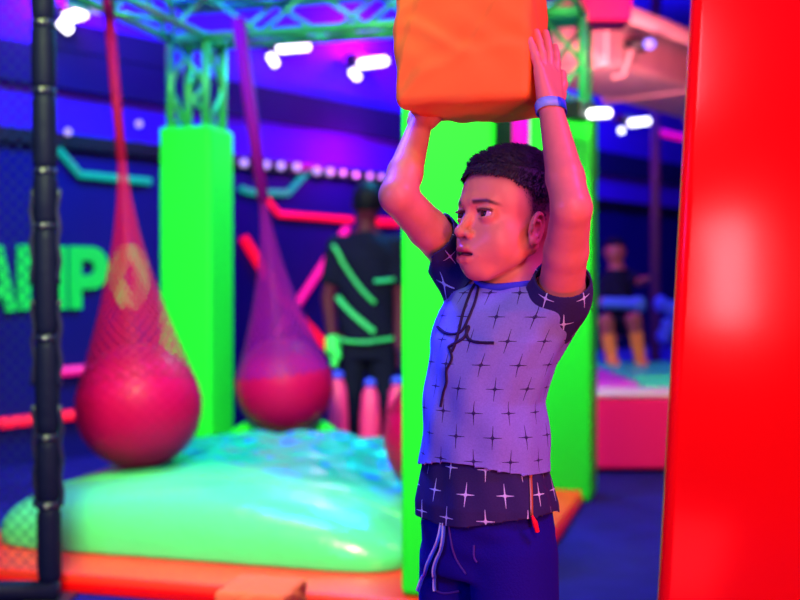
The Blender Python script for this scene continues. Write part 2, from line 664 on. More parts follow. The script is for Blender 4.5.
def net_mat(name, base, nu, nv, wdt):
    m, nt, b, M, mix, noise, uv, bump = node_mat(name, 0.6)
    b.inputs['Base Color'].default_value = (*base, 1)
    b.inputs['Specular IOR Level'].default_value = 0.1
    u, v = uv()
    a1 = M('FRACT', M('ADD', M('MULTIPLY', u, nu), M('MULTIPLY', v, nv)))
    a2 = M('FRACT', M('SUBTRACT', M('MULTIPLY', u, nu), M('MULTIPLY', v, nv)))
    mk = M('MINIMUM', M('ADD', M('LESS_THAN', M('ABSOLUTE', M('SUBTRACT', a1, 0.5)), wdt), M('LESS_THAN', M('ABSOLUTE', M('SUBTRACT', a2, 0.5)), wdt)), 1.0)
    nt.links.new(mk, b.inputs['Alpha'])


net_mat('red_netting', (0.34, 0.001, 0.05), 26, 20, 0.175)
net_mat('purple_lit_netting', (0.20, 0.002, 0.22), 26, 20, 0.20)  # red net with the purple light on it put into its colour
net_mat('ball_netting', (0.58, 0.002, 0.12), 26, 20, 0.08)
net_mat('black_netting', (0.006, 0.014, 0.12), 1, 1, 0.035)


def bag_mat():
    m, nt, b, M, mix, noise, uv, bump = node_mat('airbag_vinyl', 0.25)
    a = nt.nodes.new('ShaderNodeVertexColor')
    a.layer_name = 'top_reflection'
    f = a.outputs['Color']
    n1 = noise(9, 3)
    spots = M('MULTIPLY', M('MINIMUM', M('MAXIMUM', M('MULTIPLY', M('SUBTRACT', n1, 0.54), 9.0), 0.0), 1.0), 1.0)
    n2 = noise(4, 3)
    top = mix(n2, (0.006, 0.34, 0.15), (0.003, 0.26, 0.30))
    top = mix(spots, top, (0.01, 0.13, 0.70))  # teal and blue reflections painted into the vinyl's top colour
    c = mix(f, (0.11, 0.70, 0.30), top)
    nt.links.new(c, b.inputs['Base Color'])
    bump(noise(7, 4), 0.5, 0.02)


bag_mat()
# ------------------------------------------------------------------ the setting
WO = Vector((-1.9, 6.5, 0))
WE = Vector((0.65, 0.76, 0)).normalized()
WN = Vector((0.76, -0.65, 0)).normalized()      # out of the wall, towards the hall


def wall_at(px, py, off=0.0):
    """point of the back wall (pushed off metres into the hall) seen at a pixel"""
    o = WO + WN * off
    d = ray(px, py)
    t = (o - CAM).dot(WN) / d.dot(WN)
    return CAM + d * t


def wall_box(bm, t0, t1, z0, z1, o0, o1):
    return bx(bm, (t0, o0, z0), (t1, o1, z1), frame((WO.x, WO.y, 0), WE, WN, (0, 0, 1)))


bm = B()
prism(bm, [(-3.9, -1.6), (4.2, -1.6), (4.2, 13.7), (3.2, 12.6), (-3.9, 4.3)], -0.1, 0)
struct(obj('floor', bm, MATS['carpet']))
bm = B()
prism(bm, [(-3.9, -1.6), (4.2, -1.6), (4.2, 13.7), (3.2, 12.6), (-3.9, 4.3)], 3.5, 3.6)
struct(obj('ceiling', bm, MATS['ceiling_dark']))
T0, T1 = -3.1, 9.4
struct(obj('wall_back', wall_box(B(), T0, T1, 0, 1.80, -0.1, 0), MATS['wall_navy']))
struct(obj('trim_1', wall_box(B(), T0, T1, 1.80, 1.885, -0.1, 0.05), MATS['black_plastic'], bevel=0.008))
struct(obj('wall_back_upper', wall_box(B(), T0, T1, 1.885, 2.14, -0.1, -0.02), MATS['wall_blue']))
struct(obj('trim_2', wall_box(B(), T0, T1, 2.14, 2.36, -0.1, 0.06), MATS['wall_dark']))
tt = lambda px: (wall_at(px, 60) - WO).dot(WE)
struct(obj('trim_3', wall_box(B(), tt(46), tt(165), 2.36, 2.52, -0.1, 0.07), MATS['wall_dark']))
struct(obj('wall_back_top', wall_box(B(), T0, T1, 2.36, 3.5, -0.1, 0), MATS['wall_blue']))
struct(obj('wall_right', bx(B(), (4.2, -1.6, 0), (4.3, 13.7, 3.5)), MATS['wall_dark']))
struct(obj('wall_left', bx(B(), (-4.0, -1.6, 0), (-3.9, 4.3, 3.5)), MATS['wall_dark']))


def neon(pts, m, label, r=0.022, off=0.03, group=None):
    bm = B()
    P = [wall_at(x, y, off) for x, y in pts]
    tube(bm, P, r, 8)
    return tag(obj('neon_tube', bm, MATS[m]), label, 'neon light', group)


neon([(58, 149), (80, 174.5), (150, 181.5)], 'neon_cyan', 'bent cyan neon line on the dark panel above the green letters')
neon([(241, 188.5), (250, 192), (288, 193), (309, 170)], 'neon_cyan', 'bent cyan neon line under the row of pale bulbs')
neon([(264, 196), (279, 214), (352, 220)], 'neon_red', 'bent red neon line meeting the neck of the person in black')
neon([(376, 222), (398, 222.5)], 'neon_red', 'short red neon line right of the head of the person in black', 0.03)
neon([(0, 423.5), (80, 414), (120, 409)], 'neon_red', 'red neon line low on the wall, passing behind the black post', 0.03)
neon([(56, 372), (90, 369), (115, 367)], 'neon_pink', 'pink neon line low on the wall behind the nearest netted ball', 0.028)
neon([(244, 238), (262, 268), (290, 308), (330, 350)], 'neon_red', 'red neon line slanting down to the right, behind the far netted ball', 0.034)
neon([(278, 333), (300, 300), (325, 262), (347, 228)], 'neon_pink', 'pink neon line slanting up towards the person in black', 0.028, 0.07)
neon([(399, 275), (399, 345)], 'neon_pink', 'pink neon line upright beside the edge of the front green column', 0.03)

neon([(521, 20), (521, 175)], 'neon_pink', 'broad pink neon strip seen in the gap between the two right green columns', 0.10, 0.12)

# letters on the panel
GLY = {
    'A': [[(0, 0), (0.38, 1), (0.62, 1), (1, 0), (0.74, 0), (0.67, 0.2), (0.33, 0.2), (0.26, 0)], [(0.40, 0.40), (0.60, 0.40), (0.5, 0.72)]],
    'M': [[(0, 0), (0, 1), (0.27, 1), (0.5, 0.55), (0.73, 1), (1, 1), (1, 0), (0.76, 0), (0.76, 0.6), (0.5, 0.14), (0.24, 0.6), (0.24, 0)]],
}


def arc(cx, cy, rx, ry, a0, a1, n):
    return [(cx + rx * math.cos(math.radians(a0 + (a1 - a0) * k / n)), cy + ry * math.sin(math.radians(a0 + (a1 - a0) * k / n))) for k in range(n + 1)]


GLY['P'] = [[(0, 0), (0, 1), (0.55, 1)] + arc(0.55, 0.66, 0.45, 0.34, 90, -90, 14) + [(0.28, 0.32), (0.28, 0)], [(0.28, 0.54), (0.28, 0.78), (0.52, 0.78)] + arc(0.52, 0.66, 0.14, 0.12, 90, -90, 8)]
GLY['O'] = [arc(0.5, 0.5, 0.5, 0.52, 0, 350, 35), arc(0.5, 0.5, 0.17, 0.25, 0, 350, 35)]


def letter(ch, x0, x1, yt, yb, word):
    cu = bpy.data.curves.new('wall_letter', 'CURVE')
    cu.dimensions = '2D'
    cu.fill_mode = 'BOTH'
    cu.extrude = 0.012
    a, b = wall_at(x0, yb, 0.02), wall_at(x1, yb, 0.02)
    wd_ = (b - a).length
    ht = (wall_at((x0 + x1) / 2, yt, 0.02) - wall_at((x0 + x1) / 2, yb, 0.02)).length
    for poly in GLY[ch]:
        sp = cu.splines.new('POLY')
        sp.points.add(len(poly) - 1)
        sp.use_cyclic_u = True
        for p, (x, y) in zip(sp.points, poly):
            p.co = (x * wd_, y * ht, 0, 1)
    o = bpy.data.objects.new('tmp', cu)
    me = bpy.data.meshes.new_from_object(o)
    bpy.data.objects.remove(o)
    me.transform(frame(a, WE, (0, 0, 1), WN))
    o = link('wall_letter', me, MATS['letter_green'])
    tag(o, 'green wall letter %s of the word at the left, %s' % (ch, word), 'letter', 'green letters of the wall sign')


letter('A', -22, 16, 246, 312, 'cut by the picture\'s edge')
letter('M', 18, 66, 246, 310, 'behind the black post')
letter('P', 70, 108, 247, 309, 'just right of the black post')
letter('O', 111, 148, 246, 308, 'seen through the red net')

# pale bulbs along the rail
for i, (x, y) in enumerate(((68, 132), (139, 124), (244, 163), (266, 165), (281, 166), (297, 167), (317, 171), (330, 172), (343, 173), (356, 175), (370, 176), (382, 177))):
    c = wall_at(x, y, 0.085)
    bm = B()
    sphere(bm, c, 0.028 if 240 < x < 335 else 0.022, 12, 8)
    wh = ('left of the nearest red net' if x == 68 else 'right of the nearest red net' if x == 139 else 'in the row along the rail, %s from its left end' % ('first', 'second', 'third', 'fourth', 'fifth', 'sixth', 'seventh', 'eighth', 'ninth', 'tenth')[i - 2])
    b_ = tag(obj('rail_bulb', bm, MATS['bulb_lilac'], None, True), 'round pale lilac bulb on the rail, ' + wh if i < 2 else 'pale lilac bulb ' + wh, 'bulb', 'bulbs along the wall rail')


# ---- stage lamps high on the wall: a long and a short lit face on a dark housing
def stage_lamp(name, A_, B_, C_, D_, off, label, glow, power, goff=0.22, rad=0.031):
    a, b = wall_at(*A_, off), wall_at(*B_, off)
    base = (a + b) / 2
    t = thing(name, label, 'lamp', base, 'lit stage lamps')
    bm = B()
    tube(bm, [a, b], rad, 12)
    for v in bm.verts:
        pass
    obj('lens', bm, MATS['lamp_white'], t, True)
    if C_:
        bm = B()
        tube(bm, [wall_at(*C_, off), wall_at(*D_, off)], rad * 0.8, 12)
        obj('side_lens', bm, MATS['lamp_white'], t, True)
    M = frame(base - WN * 0.10, WE, WN, (0, 0, 1))
    L = (b - a).length / 2
    obj('housing', bx(B(), (-L, -0.06, -0.02), (L, 0.05, 0.06), M), MATS['black_plastic'], t, bevel=0.01)
    bm = B()
    tube(bm, [base - WN * 0.1 + Vector((0, 0, 0.05)), base - WN * (off + 0.02) + Vector((0, 0, 0.12))] if off < 2 else [base - WN * 0.1 + Vector((0, 0, 0.05)), base + Vector((-0.10, 0.16, 0.10))], 0.015, 8)
    obj('bracket', bm, MATS['steel'], t)
    if power:
        point('lamp_glow', base + WN * goff * 0 - WN * 0.0 + Vector((0, 0, 0.12)), glow, power, 0.06)
    return t


stage_lamp('stage_lamp', (66, 18), (84, 13), (60, 22), (70, 31), 0.22, 'lit stage lamp glowing pink beside the black post, top left', (1, 0.01, 0.55), 12)
stage_lamp('stage_lamp', (280, 48), (307, 46), (270, 55), (276, 65), 0.22, 'lit white stage lamp with a short side face, left of the pink-glowing pair', (0.02, 0.03, 1), 3)
stage_lamp('stage_lamp', (361, 64), (385, 61), (352, 71), (358, 78), 0.22, 'lit stage lamp glowing pink just left of the held orange cube', (1, 0.01, 0.6), 22)
stage_lamp('stage_lamp', (591, 114), (608, 113), None, None, 3.2, 'lit stage lamp with a green glow, right of the far green column', (0.01, 1, 0.40), 3, rad=0.020)
stage_lamp('stage_lamp', (631, 123), (648, 121), (621, 129), (622, 132), 1.0, 'lit white stage lamp with a round side face, nearest the red pillar', (0.02, 0.05, 1), 2, rad=0.027)
t = thing('spot_lamp', 'small pale spot lamp at the very top left, beside the red rope', 'lamp', wall_at(97, 8, 0.4))
c = wall_at(97, 8, 0.4)
obj('lens', sphere(B(), c, (0.04, 0.04, 0.03), 12, 8), MATS['bulb_lilac'], t, True)
obj('housing', tube(B(), [c + WN * 0.0 + Vector((-0.02, 0.03, 0.0)), c + Vector((-0.16, 0.06, 0.06))], [0.03, 0.045], 10), MATS['truss_metal'], t)

# ---- trampoline court on the right
cy0 = 6.0
ct = thing('trampoline_court', 'raised court with a red padded front and coloured edge pads, behind the boy', 'trampoline', (2.2, cy0, 0))
bm = B()
prism(bm, [(0.95, cy0), (4.0, cy0), (4.0, 13.0), (3.4, 12.3), (0.95, 9.45)], 0.0, 0.37)
obj('base', bm, MATS['wall_dark'], ct)
obj('front_pad', bx(B(), (0.95, cy0 - 0.06, 0.02), (4.0, cy0 + 0.0, 0.405)), MATS['red_panel'], ct, bevel=0.02)
obj('edge_trim', bx(B(), (0.95, cy0 - 0.07, 0.405), (4.0, cy0 + 0.25, 0.435)), MATS['white_trim'], ct, bevel=0.015)
bm = B()
prism(bm, [(0.95, cy0 + 0.25), (4.0, cy0 + 0.25), (4.0, 13.0), (3.4, 12.3), (0.95, 9.45)], 0.37, 0.41)
obj('jump_mat', bm, MATS['court_mat'], ct)
for x0, x1, y0, y1, m, lb in ((0.97, 1.36, cy0 + 0.30, 8.2, 'purple_pad', 'purple edge pad'), (1.38, 3.9, cy0 + 0.28, cy0 + 0.55, 'cyan_pad', 'turquoise edge pad'), (1.42, 3.9, cy0 + 0.80, 8.2, 'cyan_pad', 'turquoise edge pad')):
    obj('edge_pad', bx(B(), (x0, y0, 0.411), (x1, y1, 0.455)), MATS[m], ct, bevel=0.02)['label'] = lb

# upright pole on the court with made-up pads for unclear blue round shapes
p = at(655, 355, 9.0)
t = thing('pole_with_shapes', 'dark purple pole with round blue shapes, beside the crouching child', 'pole', (p.x, p.y, 0.41))
obj('pole', tube(B(), [(p.x, p.y, 0.412), (p.x, p.y, 3.5)], 0.042, 12), MATS['pole_purple'], t, True)
for x, y in ((661, 304), (672, 309), (668, 326), (664, 336)):
    q = at(x, y, 8.95)
    o = obj('pad', sphere(B(), q, (0.062, 0.06, 0.07), 16, 10), MATS['blue_sleeve'], t, True)
    o['label'] = 'round blue shape'

# ---- overhead on the right: duct, pipe, spot, hanging red panel, rope
def along(px, py, d, t0, t1):
    c = at(px, py, d)
    return c + WE * t0, c + WE * t1


c = at(640, 68, 7.2)
M = frame(c, WE, WN, (0, 0, 1))
t = thing('air_duct', 'broad salmon-lit air duct under the ceiling right of the boy', 'duct', (c.x, c.y, c.z - 0.2))
obj('duct_body', bx(B(), (-1.4, -0.32, -0.16), (2.8, 0.32, 0.14), M), MATS['duct_paint'], t, bevel=0.05)
for k in (-1.0, 0.1, 1.3, 2.4):
    obj('duct_flange', bx(B(), (k, -0.34, -0.18), (k + 0.05, 0.34, 0.16), M), MATS['duct_paint'], t, bevel=0.008)
a, b = along(660, 26, 6.4, -0.42, 1.8)
tag(obj('ceiling_pipe', tube(B(), [a, b], 0.045, 12), MATS['duct_paint'], None, True), 'thin salmon pipe above the air duct, ending beside the red hanging panel', 'pipe')
q = at(643, 45, 6.3)
t = thing('spot_lamp', 'small blue-glowing spot lamp hanging before the air duct', 'lamp', q)
obj('lens', sphere(B(), q + Vector((0.03, -0.03, 0)), (0.035, 0.035, 0.03), 14, 8), MATS['lens_blue'], t, True)
obj('housing', tube(B(), [q + Vector((-0.09, 0.05, 0.02)), q + Vector((0.01, -0.01, 0))], [0.03, 0.042], 12), MATS['black_plastic'], t, True)
obj('bracket', tube(B(), [q + Vector((-0.05, 0.03, 0.0)), q + Vector((-0.10, 0.06, -0.16)), q + Vector((-0.16, 0.06, -0.17))], 0.014, 8), MATS['duct_paint'], t)
c = at(610, 8, 5.2)
tag(obj('hanging_panel', bx(B(), (c.x - 0.14, c.y, c.z - 0.062), (c.x + 0.105, c.y + 0.2, c.z + 0.5)), MATS['red_panel'], bevel=0.02), 'bright red panel hanging at the top right of the far green column', 'panel')
a, b = at(659, 132, 9.5), at(684, 138, 9.8)
tag(obj('dotted_rope', tube(B(), [a + (b - a) * (k / 24) for k in range(25)], [0.03 if k % 4 < 2 else 0.018 for k in range(25)], 8), MATS['neon_pink']), 'short pink beaded rope on the wall near the red pillar', 'rope')

# added magenta and violet glows that tint the wall band
point('band_fill_glow', wall_at(372, 150, 0.35), (1.0, 0.0, 0.8), 16, 0.06)
point('band_fill_glow', wall_at(300, 140, 0.35), (0.25, 0.02, 1), 4, 0.06)
# ------------------------------------------------------------------ the boy
PSI = math.radians(35)      # chest turned to the picture's left
PHI = math.radians(57)      # face turned further
A = lambda px, py, d: np.array(at(px, py, d))
boy = thing('person', 'boy with short dark hair holding an orange foam cube over his head', 'person', (0.13, 1.72, 0))


def head_frame(origin, phi, pitch, sc=1.0):
    f0 = np.array((-math.sin(phi), -math.cos(phi), 0))
    l = np.array((math.cos(phi), -math.sin(phi), 0))
    up = np.array((0, 0, 1.0))
    f = f0 * math.cos(pitch) + up * math.sin(pitch)
    u = up * math.cos(pitch) - f0 * math.sin(pitch)
    return f, l, u


HC = A(511.5, 228, 1.72)
HF, HL, HU = head_frame(HC, PHI, math.radians(9))
HA = np.array((HF, HL, HU))
hp = lambda f, l, u: HC + HF * f + HL * l + HU * u

# joints
SH_L, EL_L, WR_L = A(561, 291, 1.655), A(571.5, 208, 1.545), A(551, 110, 1.615)
SH_R, EL_R, WR_R = A(455, 258, 1.80), A(398, 196, 1.665), A(421, 122, 1.76)
HIP_L, HIP_R = A(513, 545, 1.68), A(462, 545, 1.77)
KN_L, KN_R = np.array((0.180, 1.625, 0.30)), np.array((0.085, 1.775, 0.30))
AN_L, AN_R = np.array((0.180, 1.66, 0.06)), np.array((0.080, 1.83, 0.06))
TF = np.array((-math.sin(PSI), -math.cos(PSI), 0))
TL = np.array((math.cos(PSI), -math.sin(PSI), 0))

S = Sdf((-0.10, 1.35, -0.01), (0.36, 2.0, 1.44), 0.0024)
# skull and face
S.ell(hp(-0.006, 0, 0.040), (0.089, 0.067, 0.078), HA, 0)
S.ell(hp(0.034, 0, 0.040), (0.050, 0.056, 0.052), HA, 0.02)
S.ell(hp(0.034, 0, -0.028), (0.047, 0.043, 0.054), HA, 0.025)
S.ell(hp(0.056, 0, -0.074), (0.020, 0.019, 0.015), HA, 0.025)
for sg in (1, -1):
    S.ell(hp(0.046, sg * 0.028, -0.028), (0.024, 0.021, 0.027), HA, 0.02)
    S.ell(hp(0.036, sg * 0.033, -0.033), (0.024, 0.019, 0.025), HA, 0.025)
    S.chain([hp(0.000, sg * 0.049, -0.030), hp(0.018, sg * 0.038, -0.046), hp(0.050, sg * 0.016, -0.076)], [0.014, 0.012, 0.011], 0.012)
    S.cone(hp(0.083, sg * 0.010, 0.024), hp(0.072, sg * 0.034, 0.023), 0.008, 0.006, 0.015)
S.ell(hp(0.0665, 0, -0.050), (0.019, 0.026, 0.022), HA, 0.02)
# eye sockets
for sg in (1, -1):
    S.ell(hp(0.093, sg * 0.030, 0.005), (0.016, 0.018, 0.011), HA, 0.014, 'sub')
# nose
S.chain([hp(0.080, 0, 0.016), hp(0.0855, 0, -0.004), hp(0.0960, 0, -0.0235)], [0.0060, 0.0058, 0.0088], 0.007)
for sg in (1, -1):
    S.ell(hp(0.0862, sg * 0.0108, -0.0265), (0.0090, 0.0062, 0.0066), HA, 0.004)
    S.ell(hp(0.0945, sg * 0.0075, -0.0345), (0.005, 0.004, 0.0035), HA, 0.003, 'sub')
# eyelids
EYE = [hp(0.0675, sg * 0.0292, 0.0058) for sg in (1, -1)]
for e, sg in zip(EYE, (1, -1)):
    S.ell(e, 0.0148, HA, 0.006)
    S.cone(e + HF * 0.0135 + HL * (-0.010 * sg) + HU * 0.0005, e + HF * 0.0095 + HL * (0.0125 * sg) + HU * 0.0005, 0.0052, 0.0042, 0.002, 'sub')
    S.cone(e + HF * 0.0138 + HL * (-0.010 * sg) + HU * 0.0070, e + HF * 0.0100 + HL * (0.014 * sg) + HU * 0.0060, 0.0022, 0.0022, 0.003)
# lips with a slightly open mouth
for sg in (1, -1):
    S.chain([hp(0.0885, 0, -0.0480), hp(0.0870, sg * 0.007, -0.0490), hp(0.0740, sg * 0.0240, -0.0560)], [0.0046, 0.0050, 0.0028], 0.004)
    S.chain([hp(0.0855, 0, -0.0640), hp(0.0830, sg * 0.009, -0.0630), hp(0.0730, sg * 0.0230, -0.0575)], [0.0058, 0.0054, 0.0026], 0.004)
    S.cone(hp(0.0920, 0, -0.0565), hp(0.0800, sg * 0.018, -0.0565), 0.0036, 0.0020, 0.002, 'sub')
# ears
for sg in (1, -1):
    ec = hp(0.009, sg * 0.0665, -0.005)
    eF = HF * 0.93 + HL * (0.36 * sg) * 1.0
    eF = eF / np.linalg.norm(eF)
    eU = HU * 0.97 - HF * 0.22
    eU = eU - eF * (eU @ eF)
    eU /= np.linalg.norm(eU)
    eN = np.cross(eF, eU) * 1.0
    EA = np.array((eF, eN, eU))
    out = eN if (eN @ HL) * sg > 0 else -eN
    S.ell(ec, (0.0150, 0.0045, 0.0220), EA, 0.005)
    rim = [ec + eF * (0.0150 * math.cos(t)) + eU * (0.0225 * math.sin(t)) + out * 0.0045 for t in np.linspace(math.radians(10), math.radians(265), 14)]
    S.chain(rim, [0.0034] * 14, 0.002)
    inner = [ec + eF * (0.0075 * math.cos(t)) + eU * (-0.001 + 0.0125 * math.sin(t)) + out * 0.0050 for t in np.linspace(math.radians(60), math.radians(270), 10)]
    S.chain(inner, [0.0024] * 10, 0.002)
    S.ell(ec + eF * 0.0035 - eU * 0.002 + out * 0.007, (0.0065, 0.0062, 0.0095), EA, 0.003, 'sub')
    S.ell(ec - eU * 0.0205 + eF * 0.003 + out * 0.003, (0.0070, 0.0045, 0.0068), EA, 0.004)
    S.ell(ec + eF * 0.0125 - eU * 0.002 + out * 0.004, (0.0036, 0.0036, 0.0055), EA, 0.003)
# neck
NB = A(517, 300, 1.745)
S.cone(hp(-0.028, 0, -0.020), NB, 0.040, 0.044, 0.01)
# trunk
S.loft([(1.035, NB[0], NB[1], 0.036, 0.036), (0.985, *A(512, 300, 1.735)[:2], 0.076, 0.050), (0.90, *A(497, 345, 1.72)[:2], 0.088, 0.060),
        (0.75, *A(488, 440, 1.72)[:2], 0.080, 0.056), (0.62, *A(487, 520, 1.72)[:2], 0.086, 0.060), (0.57, *A(487, 550, 1.72)[:2], 0.082, 0.058)], PSI, 0.02)
# arms
for sh, el, wr in ((SH_L, EL_L, WR_L), (SH_R, EL_R, WR_R)):
    root = NB + (sh - NB) * 0.45 - np.array((0, 0, 0.03))
    S.cone(root, sh, 0.036, 0.036, 0.02)
    mid = sh + (el - sh) * 0.5
    S.chain([sh, mid, el], [0.034, 0.0312, 0.0282], 0.008)
    fm = el + (wr - el) * 0.30
    S.chain([el, fm, wr], [0.0282, 0.0270, 0.0180], 0.006)
# legs
for hip, kn, an in ((HIP_L, KN_L, AN_L), (HIP_R, KN_R, AN_R)):
    S.chain([hip, kn], [0.054, 0.040], 0.02)
    S.chain([kn, kn + (an - kn) * 0.3, an], [0.040, 0.040, 0.028], 0.01)
    S.chain([an - np.array((0, 0, 0.025)), an + TF * 0.06 - np.array((0, 0, 0.030)), an + TF * 0.125 - np.array((0, 0, 0.038))], [0.032, 0.029, 0.020], 0.015)

# the hand flat against the cube's right side (his left hand)
AYAW = math.radians(15.5)
CU = np.array((math.cos(AYAW), -math.sin(AYAW), 0))
CV = np.array((math.sin(AYAW), math.cos(AYAW), 0))
CW = np.array((0, 0, 1.0))
CSIZE = (0.208, 0.203, 0.205)
CC = np.array((0.1150, 1.733, 1.358))


def cube_pt(u, v, w_):
    return CC + CU * u + CV * v + CW * w_


def hand(wr, dirv, nrm, side, lens, curl, spread, roll=0.0, thumb_out=0.9):
    """dirv: wrist to fingers; nrm: out of the back of the hand; side: towards the thumb"""
    palm = wr + dirv * 0.040
    for i, off in enumerate((0.020, 0.0068, -0.0065, -0.0185)):
        kb = wr + dirv * (0.062 - 0.004 * abs(i - 1)) + side * off
        S.cone(wr + dirv * 0.008 + side * off * 0.55, kb, 0.0135, 0.0098, 0.008)
        d = dirv + side * spread[i]
        d = d / np.linalg.norm(d)
        p0 = kb
        r = 0.0082 - 0.0006 * (i == 3)
        for j, frac in enumerate((0.45, 0.30, 0.25)):
            ang = curl[i] * (j + 0.4) * 0.5
            dd = d * math.cos(ang) - nrm * math.sin(ang)
            p1 = p0 + dd * lens[i] * frac
            S.cone(p0, p1, r, r - 0.0007, 0.003 if j else 0.004)
            r -= 0.0007
            p0 = p1
    t0 = wr + dirv * 0.014 + side * 0.016 - nrm * 0.004
    t1 = wr + dirv * 0.036 + side * 0.036 * thumb_out - nrm * 0.006
    t2 = t1 + (dirv * 0.8 + side * 0.45 * thumb_out) * 0.026
    t3 = t2 + (dirv * 0.95 + side * 0.15) * 0.020
    S.chain([t0, t1, t2, t3], [0.0130, 0.0098, 0.0082, 0.0068], 0.007)


# left hand: against the cube's right face, fingers up, the back of the hand to the right
WL2 = WR_L
knp = cube_pt(CSIZE[0] / 2 + 0.013, -0.055, -0.004)
dL = knp - WL2
dL = dL / np.linalg.norm(dL)
nL = CU * 0.88 - CV * 0.47
nL = nL - dL * (nL @ dL)
nL /= np.linalg.norm(nL)
sL = np.cross(-nL, dL)
hand(WL2, dL, nL, sL, (0.060, 0.068, 0.063, 0.050), (0.16, 0.10, 0.06, 0.05), (0.26, 0.07, -0.14, -0.36), thumb_out=0.95)
# right hand: palm under the cube, fingers pointing away along the underside
dR = CV * 0.93 - CU * 0.10 + CW * 0.33
dR /= np.linalg.norm(dR)
nR = -CW - dR * (-CW @ dR)
nR /= np.linalg.norm(nR)
sR = np.cross(nR, dR)
hand(WR_R, dR, nR, sR, (0.052, 0.058, 0.053, 0.042), (-0.3, -0.3, -0.3, -0.3), (0.12, 0.02, -0.12, -0.28), thumb_out=0.7)

body_me, BV = S.mesh('body')
del S


def smooth(a, b, x):
    t = np.clip((x - a) / (b - a), 0, 1)
    return t * t * (3 - 2 * t)


# skin colour: lips, brows, the shaved fade of the hair
Q = (BV - HC) @ HA.T
f_, l_, u_ = Q[:, 0], Q[:, 1], Q[:, 2]
onhead = ((Q[:, 0] - 0.01) / 0.115) ** 2 + (Q[:, 1] / 0.085) ** 2 + ((Q[:, 2] - 0.01) / 0.135) ** 2 < 1
al = np.abs(l_)
tint = np.tile(np.array((0.74, 0.31, 0.20)), (len(BV), 1))


def blend(m, c):
    global tint
    m = m * onhead
    tint = tint * (1 - m[:, None]) + np.array(c) * m[:, None]


lipc = np.exp(-((u_ + 0.0560) / 0.0115) ** 4) * np.exp(-(al / 0.0235) ** 6) * (f_ > 0.068)
lipc *= smooth(0.0245, 0.018, al + np.abs(u_ + 0.0560) * 0.9)
blend(lipc * 0.95, (0.55, 0.06, 0.12))
mo = np.exp(-((u_ + 0.0562) / 0.0030) ** 4) * (al < 0.018) * (f_ > 0.063) * (f_ < 0.0887)
blend(mo * 0.9, (0.06, 0.008, 0.012))  # shade of the mouth gap painted between the lips
bu = 0.0245 - 0.30 * np.maximum(al - 0.036, 0) + 0.10 * np.minimum(al - 0.036, 0)
brow = np.exp(-((u_ - bu) / (0.0036 - 0.05 * np.maximum(al - 0.03, 0))) ** 4) * smooth(0.011, 0.016, al) * smooth(0.051, 0.042, al) * (f_ > 0.03)
blend(brow * 0.93, (0.05, 0.02, 0.03))
lash = np.zeros(len(BV))
for e, sg in zip(EYE, (1, -1)):
    q = (BV - e) @ HA.T
    up_l = np.exp(-((q[:, 2] - (0.0062 - 8 * q[:, 1] ** 2)) / 0.0022) ** 4) * (np.abs(q[:, 1]) < 0.0155) * (q[:, 0] > 0.004)
    lash = np.maximum(lash, up_l)
blend(lash * 0.9, (0.035, 0.012, 0.02))


def hairline(f, al):
    # height above which the hair grows, in head metres
    h = np.interp(f, (-0.10, -0.06, -0.02, 0.012, 0.020, 0.036, 0.056, 0.090), (-0.030, -0.022, 0.012, 0.004, 0.022, 0.044, 0.060, 0.064))
    return h


hl = hairline(f_, al)
stub = smooth(-0.010, 0.022, u_ - hl) * (u_ > -0.05) * ((al < 0.0735) | (u_ > 0.03))
blend(np.clip(stub, 0, 1) * 0.90, (0.040, 0.022, 0.09))
nost = np.zeros(len(BV))
for sg in (1, -1):
    q = (BV - hp(0.0935, sg * 0.0075, -0.0340)) @ HA.T
    nost = np.maximum(nost, np.exp(-((q ** 2).sum(1) / 0.0042 ** 2) ** 2))
blend(nost * 0.75, (0.12, 0.02, 0.02))  # shade inside the nostrils painted into the skin colour
nail = np.zeros(len(BV))
set_color(body_me, 'tint', tint)
body = link('body', body_me, MATS['skin'], boy)
bbvh = bvh_of(body_me)

# eyes
for e, sg in zip(EYE, (1, -1)):
    eb = obj('eyeball', sphere(B(), Vector(e), 0.0130, 20, 14), MATS['eye_white'], boy, True)
    look = HF * 0.90 + HL * (-0.02) + HU * 0.10
    look = look / np.linalg.norm(look)
    rot = Vector(look).to_track_quat('Z', 'Y').to_matrix().to_4x4()
    obj('iris', sphere(B(), Vector(e + look * 0.0101), (0.0074, 0.0074, 0.0034), 20, 10, rot), MATS['iris_dark'], eb, True)
obj('teeth', sphere(B(), Vector(hp(0.0775, 0, -0.0535)), (0.006, 0.012, 0.0028), 12, 8, Matrix([(*[HA[j][i] for j in range(3)], 0) for i in range(3)] + [(0, 0, 0, 1)])), MATS['tooth'], boy, True)

# hair: a cropped cap, thick on top, fading to nothing at the sides, with short strands
H = Sdf(hp(0, 0, 0.05) - 0.13, hp(0, 0, 0.05) + 0.13, 0.0024)
H.ell(hp(-0.007, 0, 0.0425), (0.0940, 0.0690, 0.0855), HA, 0)
H.ell(hp(0.036, 0, 0.046), (0.052, 0.057, 0.058), HA, 0.02)


def keep_hair(V):
    q = (V - HC) @ HA.T
    n = 0.003 * np.sin(q[:, 1] * 700 + 30 * q[:, 0]) + 0.002 * np.sin(q[:, 0] * 900)
    return q[:, 2] - hairline(q[:, 0], np.abs(q[:, 1])) + n * 0.25 - 0.034 * smooth(0.050, 0.005, q[:, 0]) - 0.004


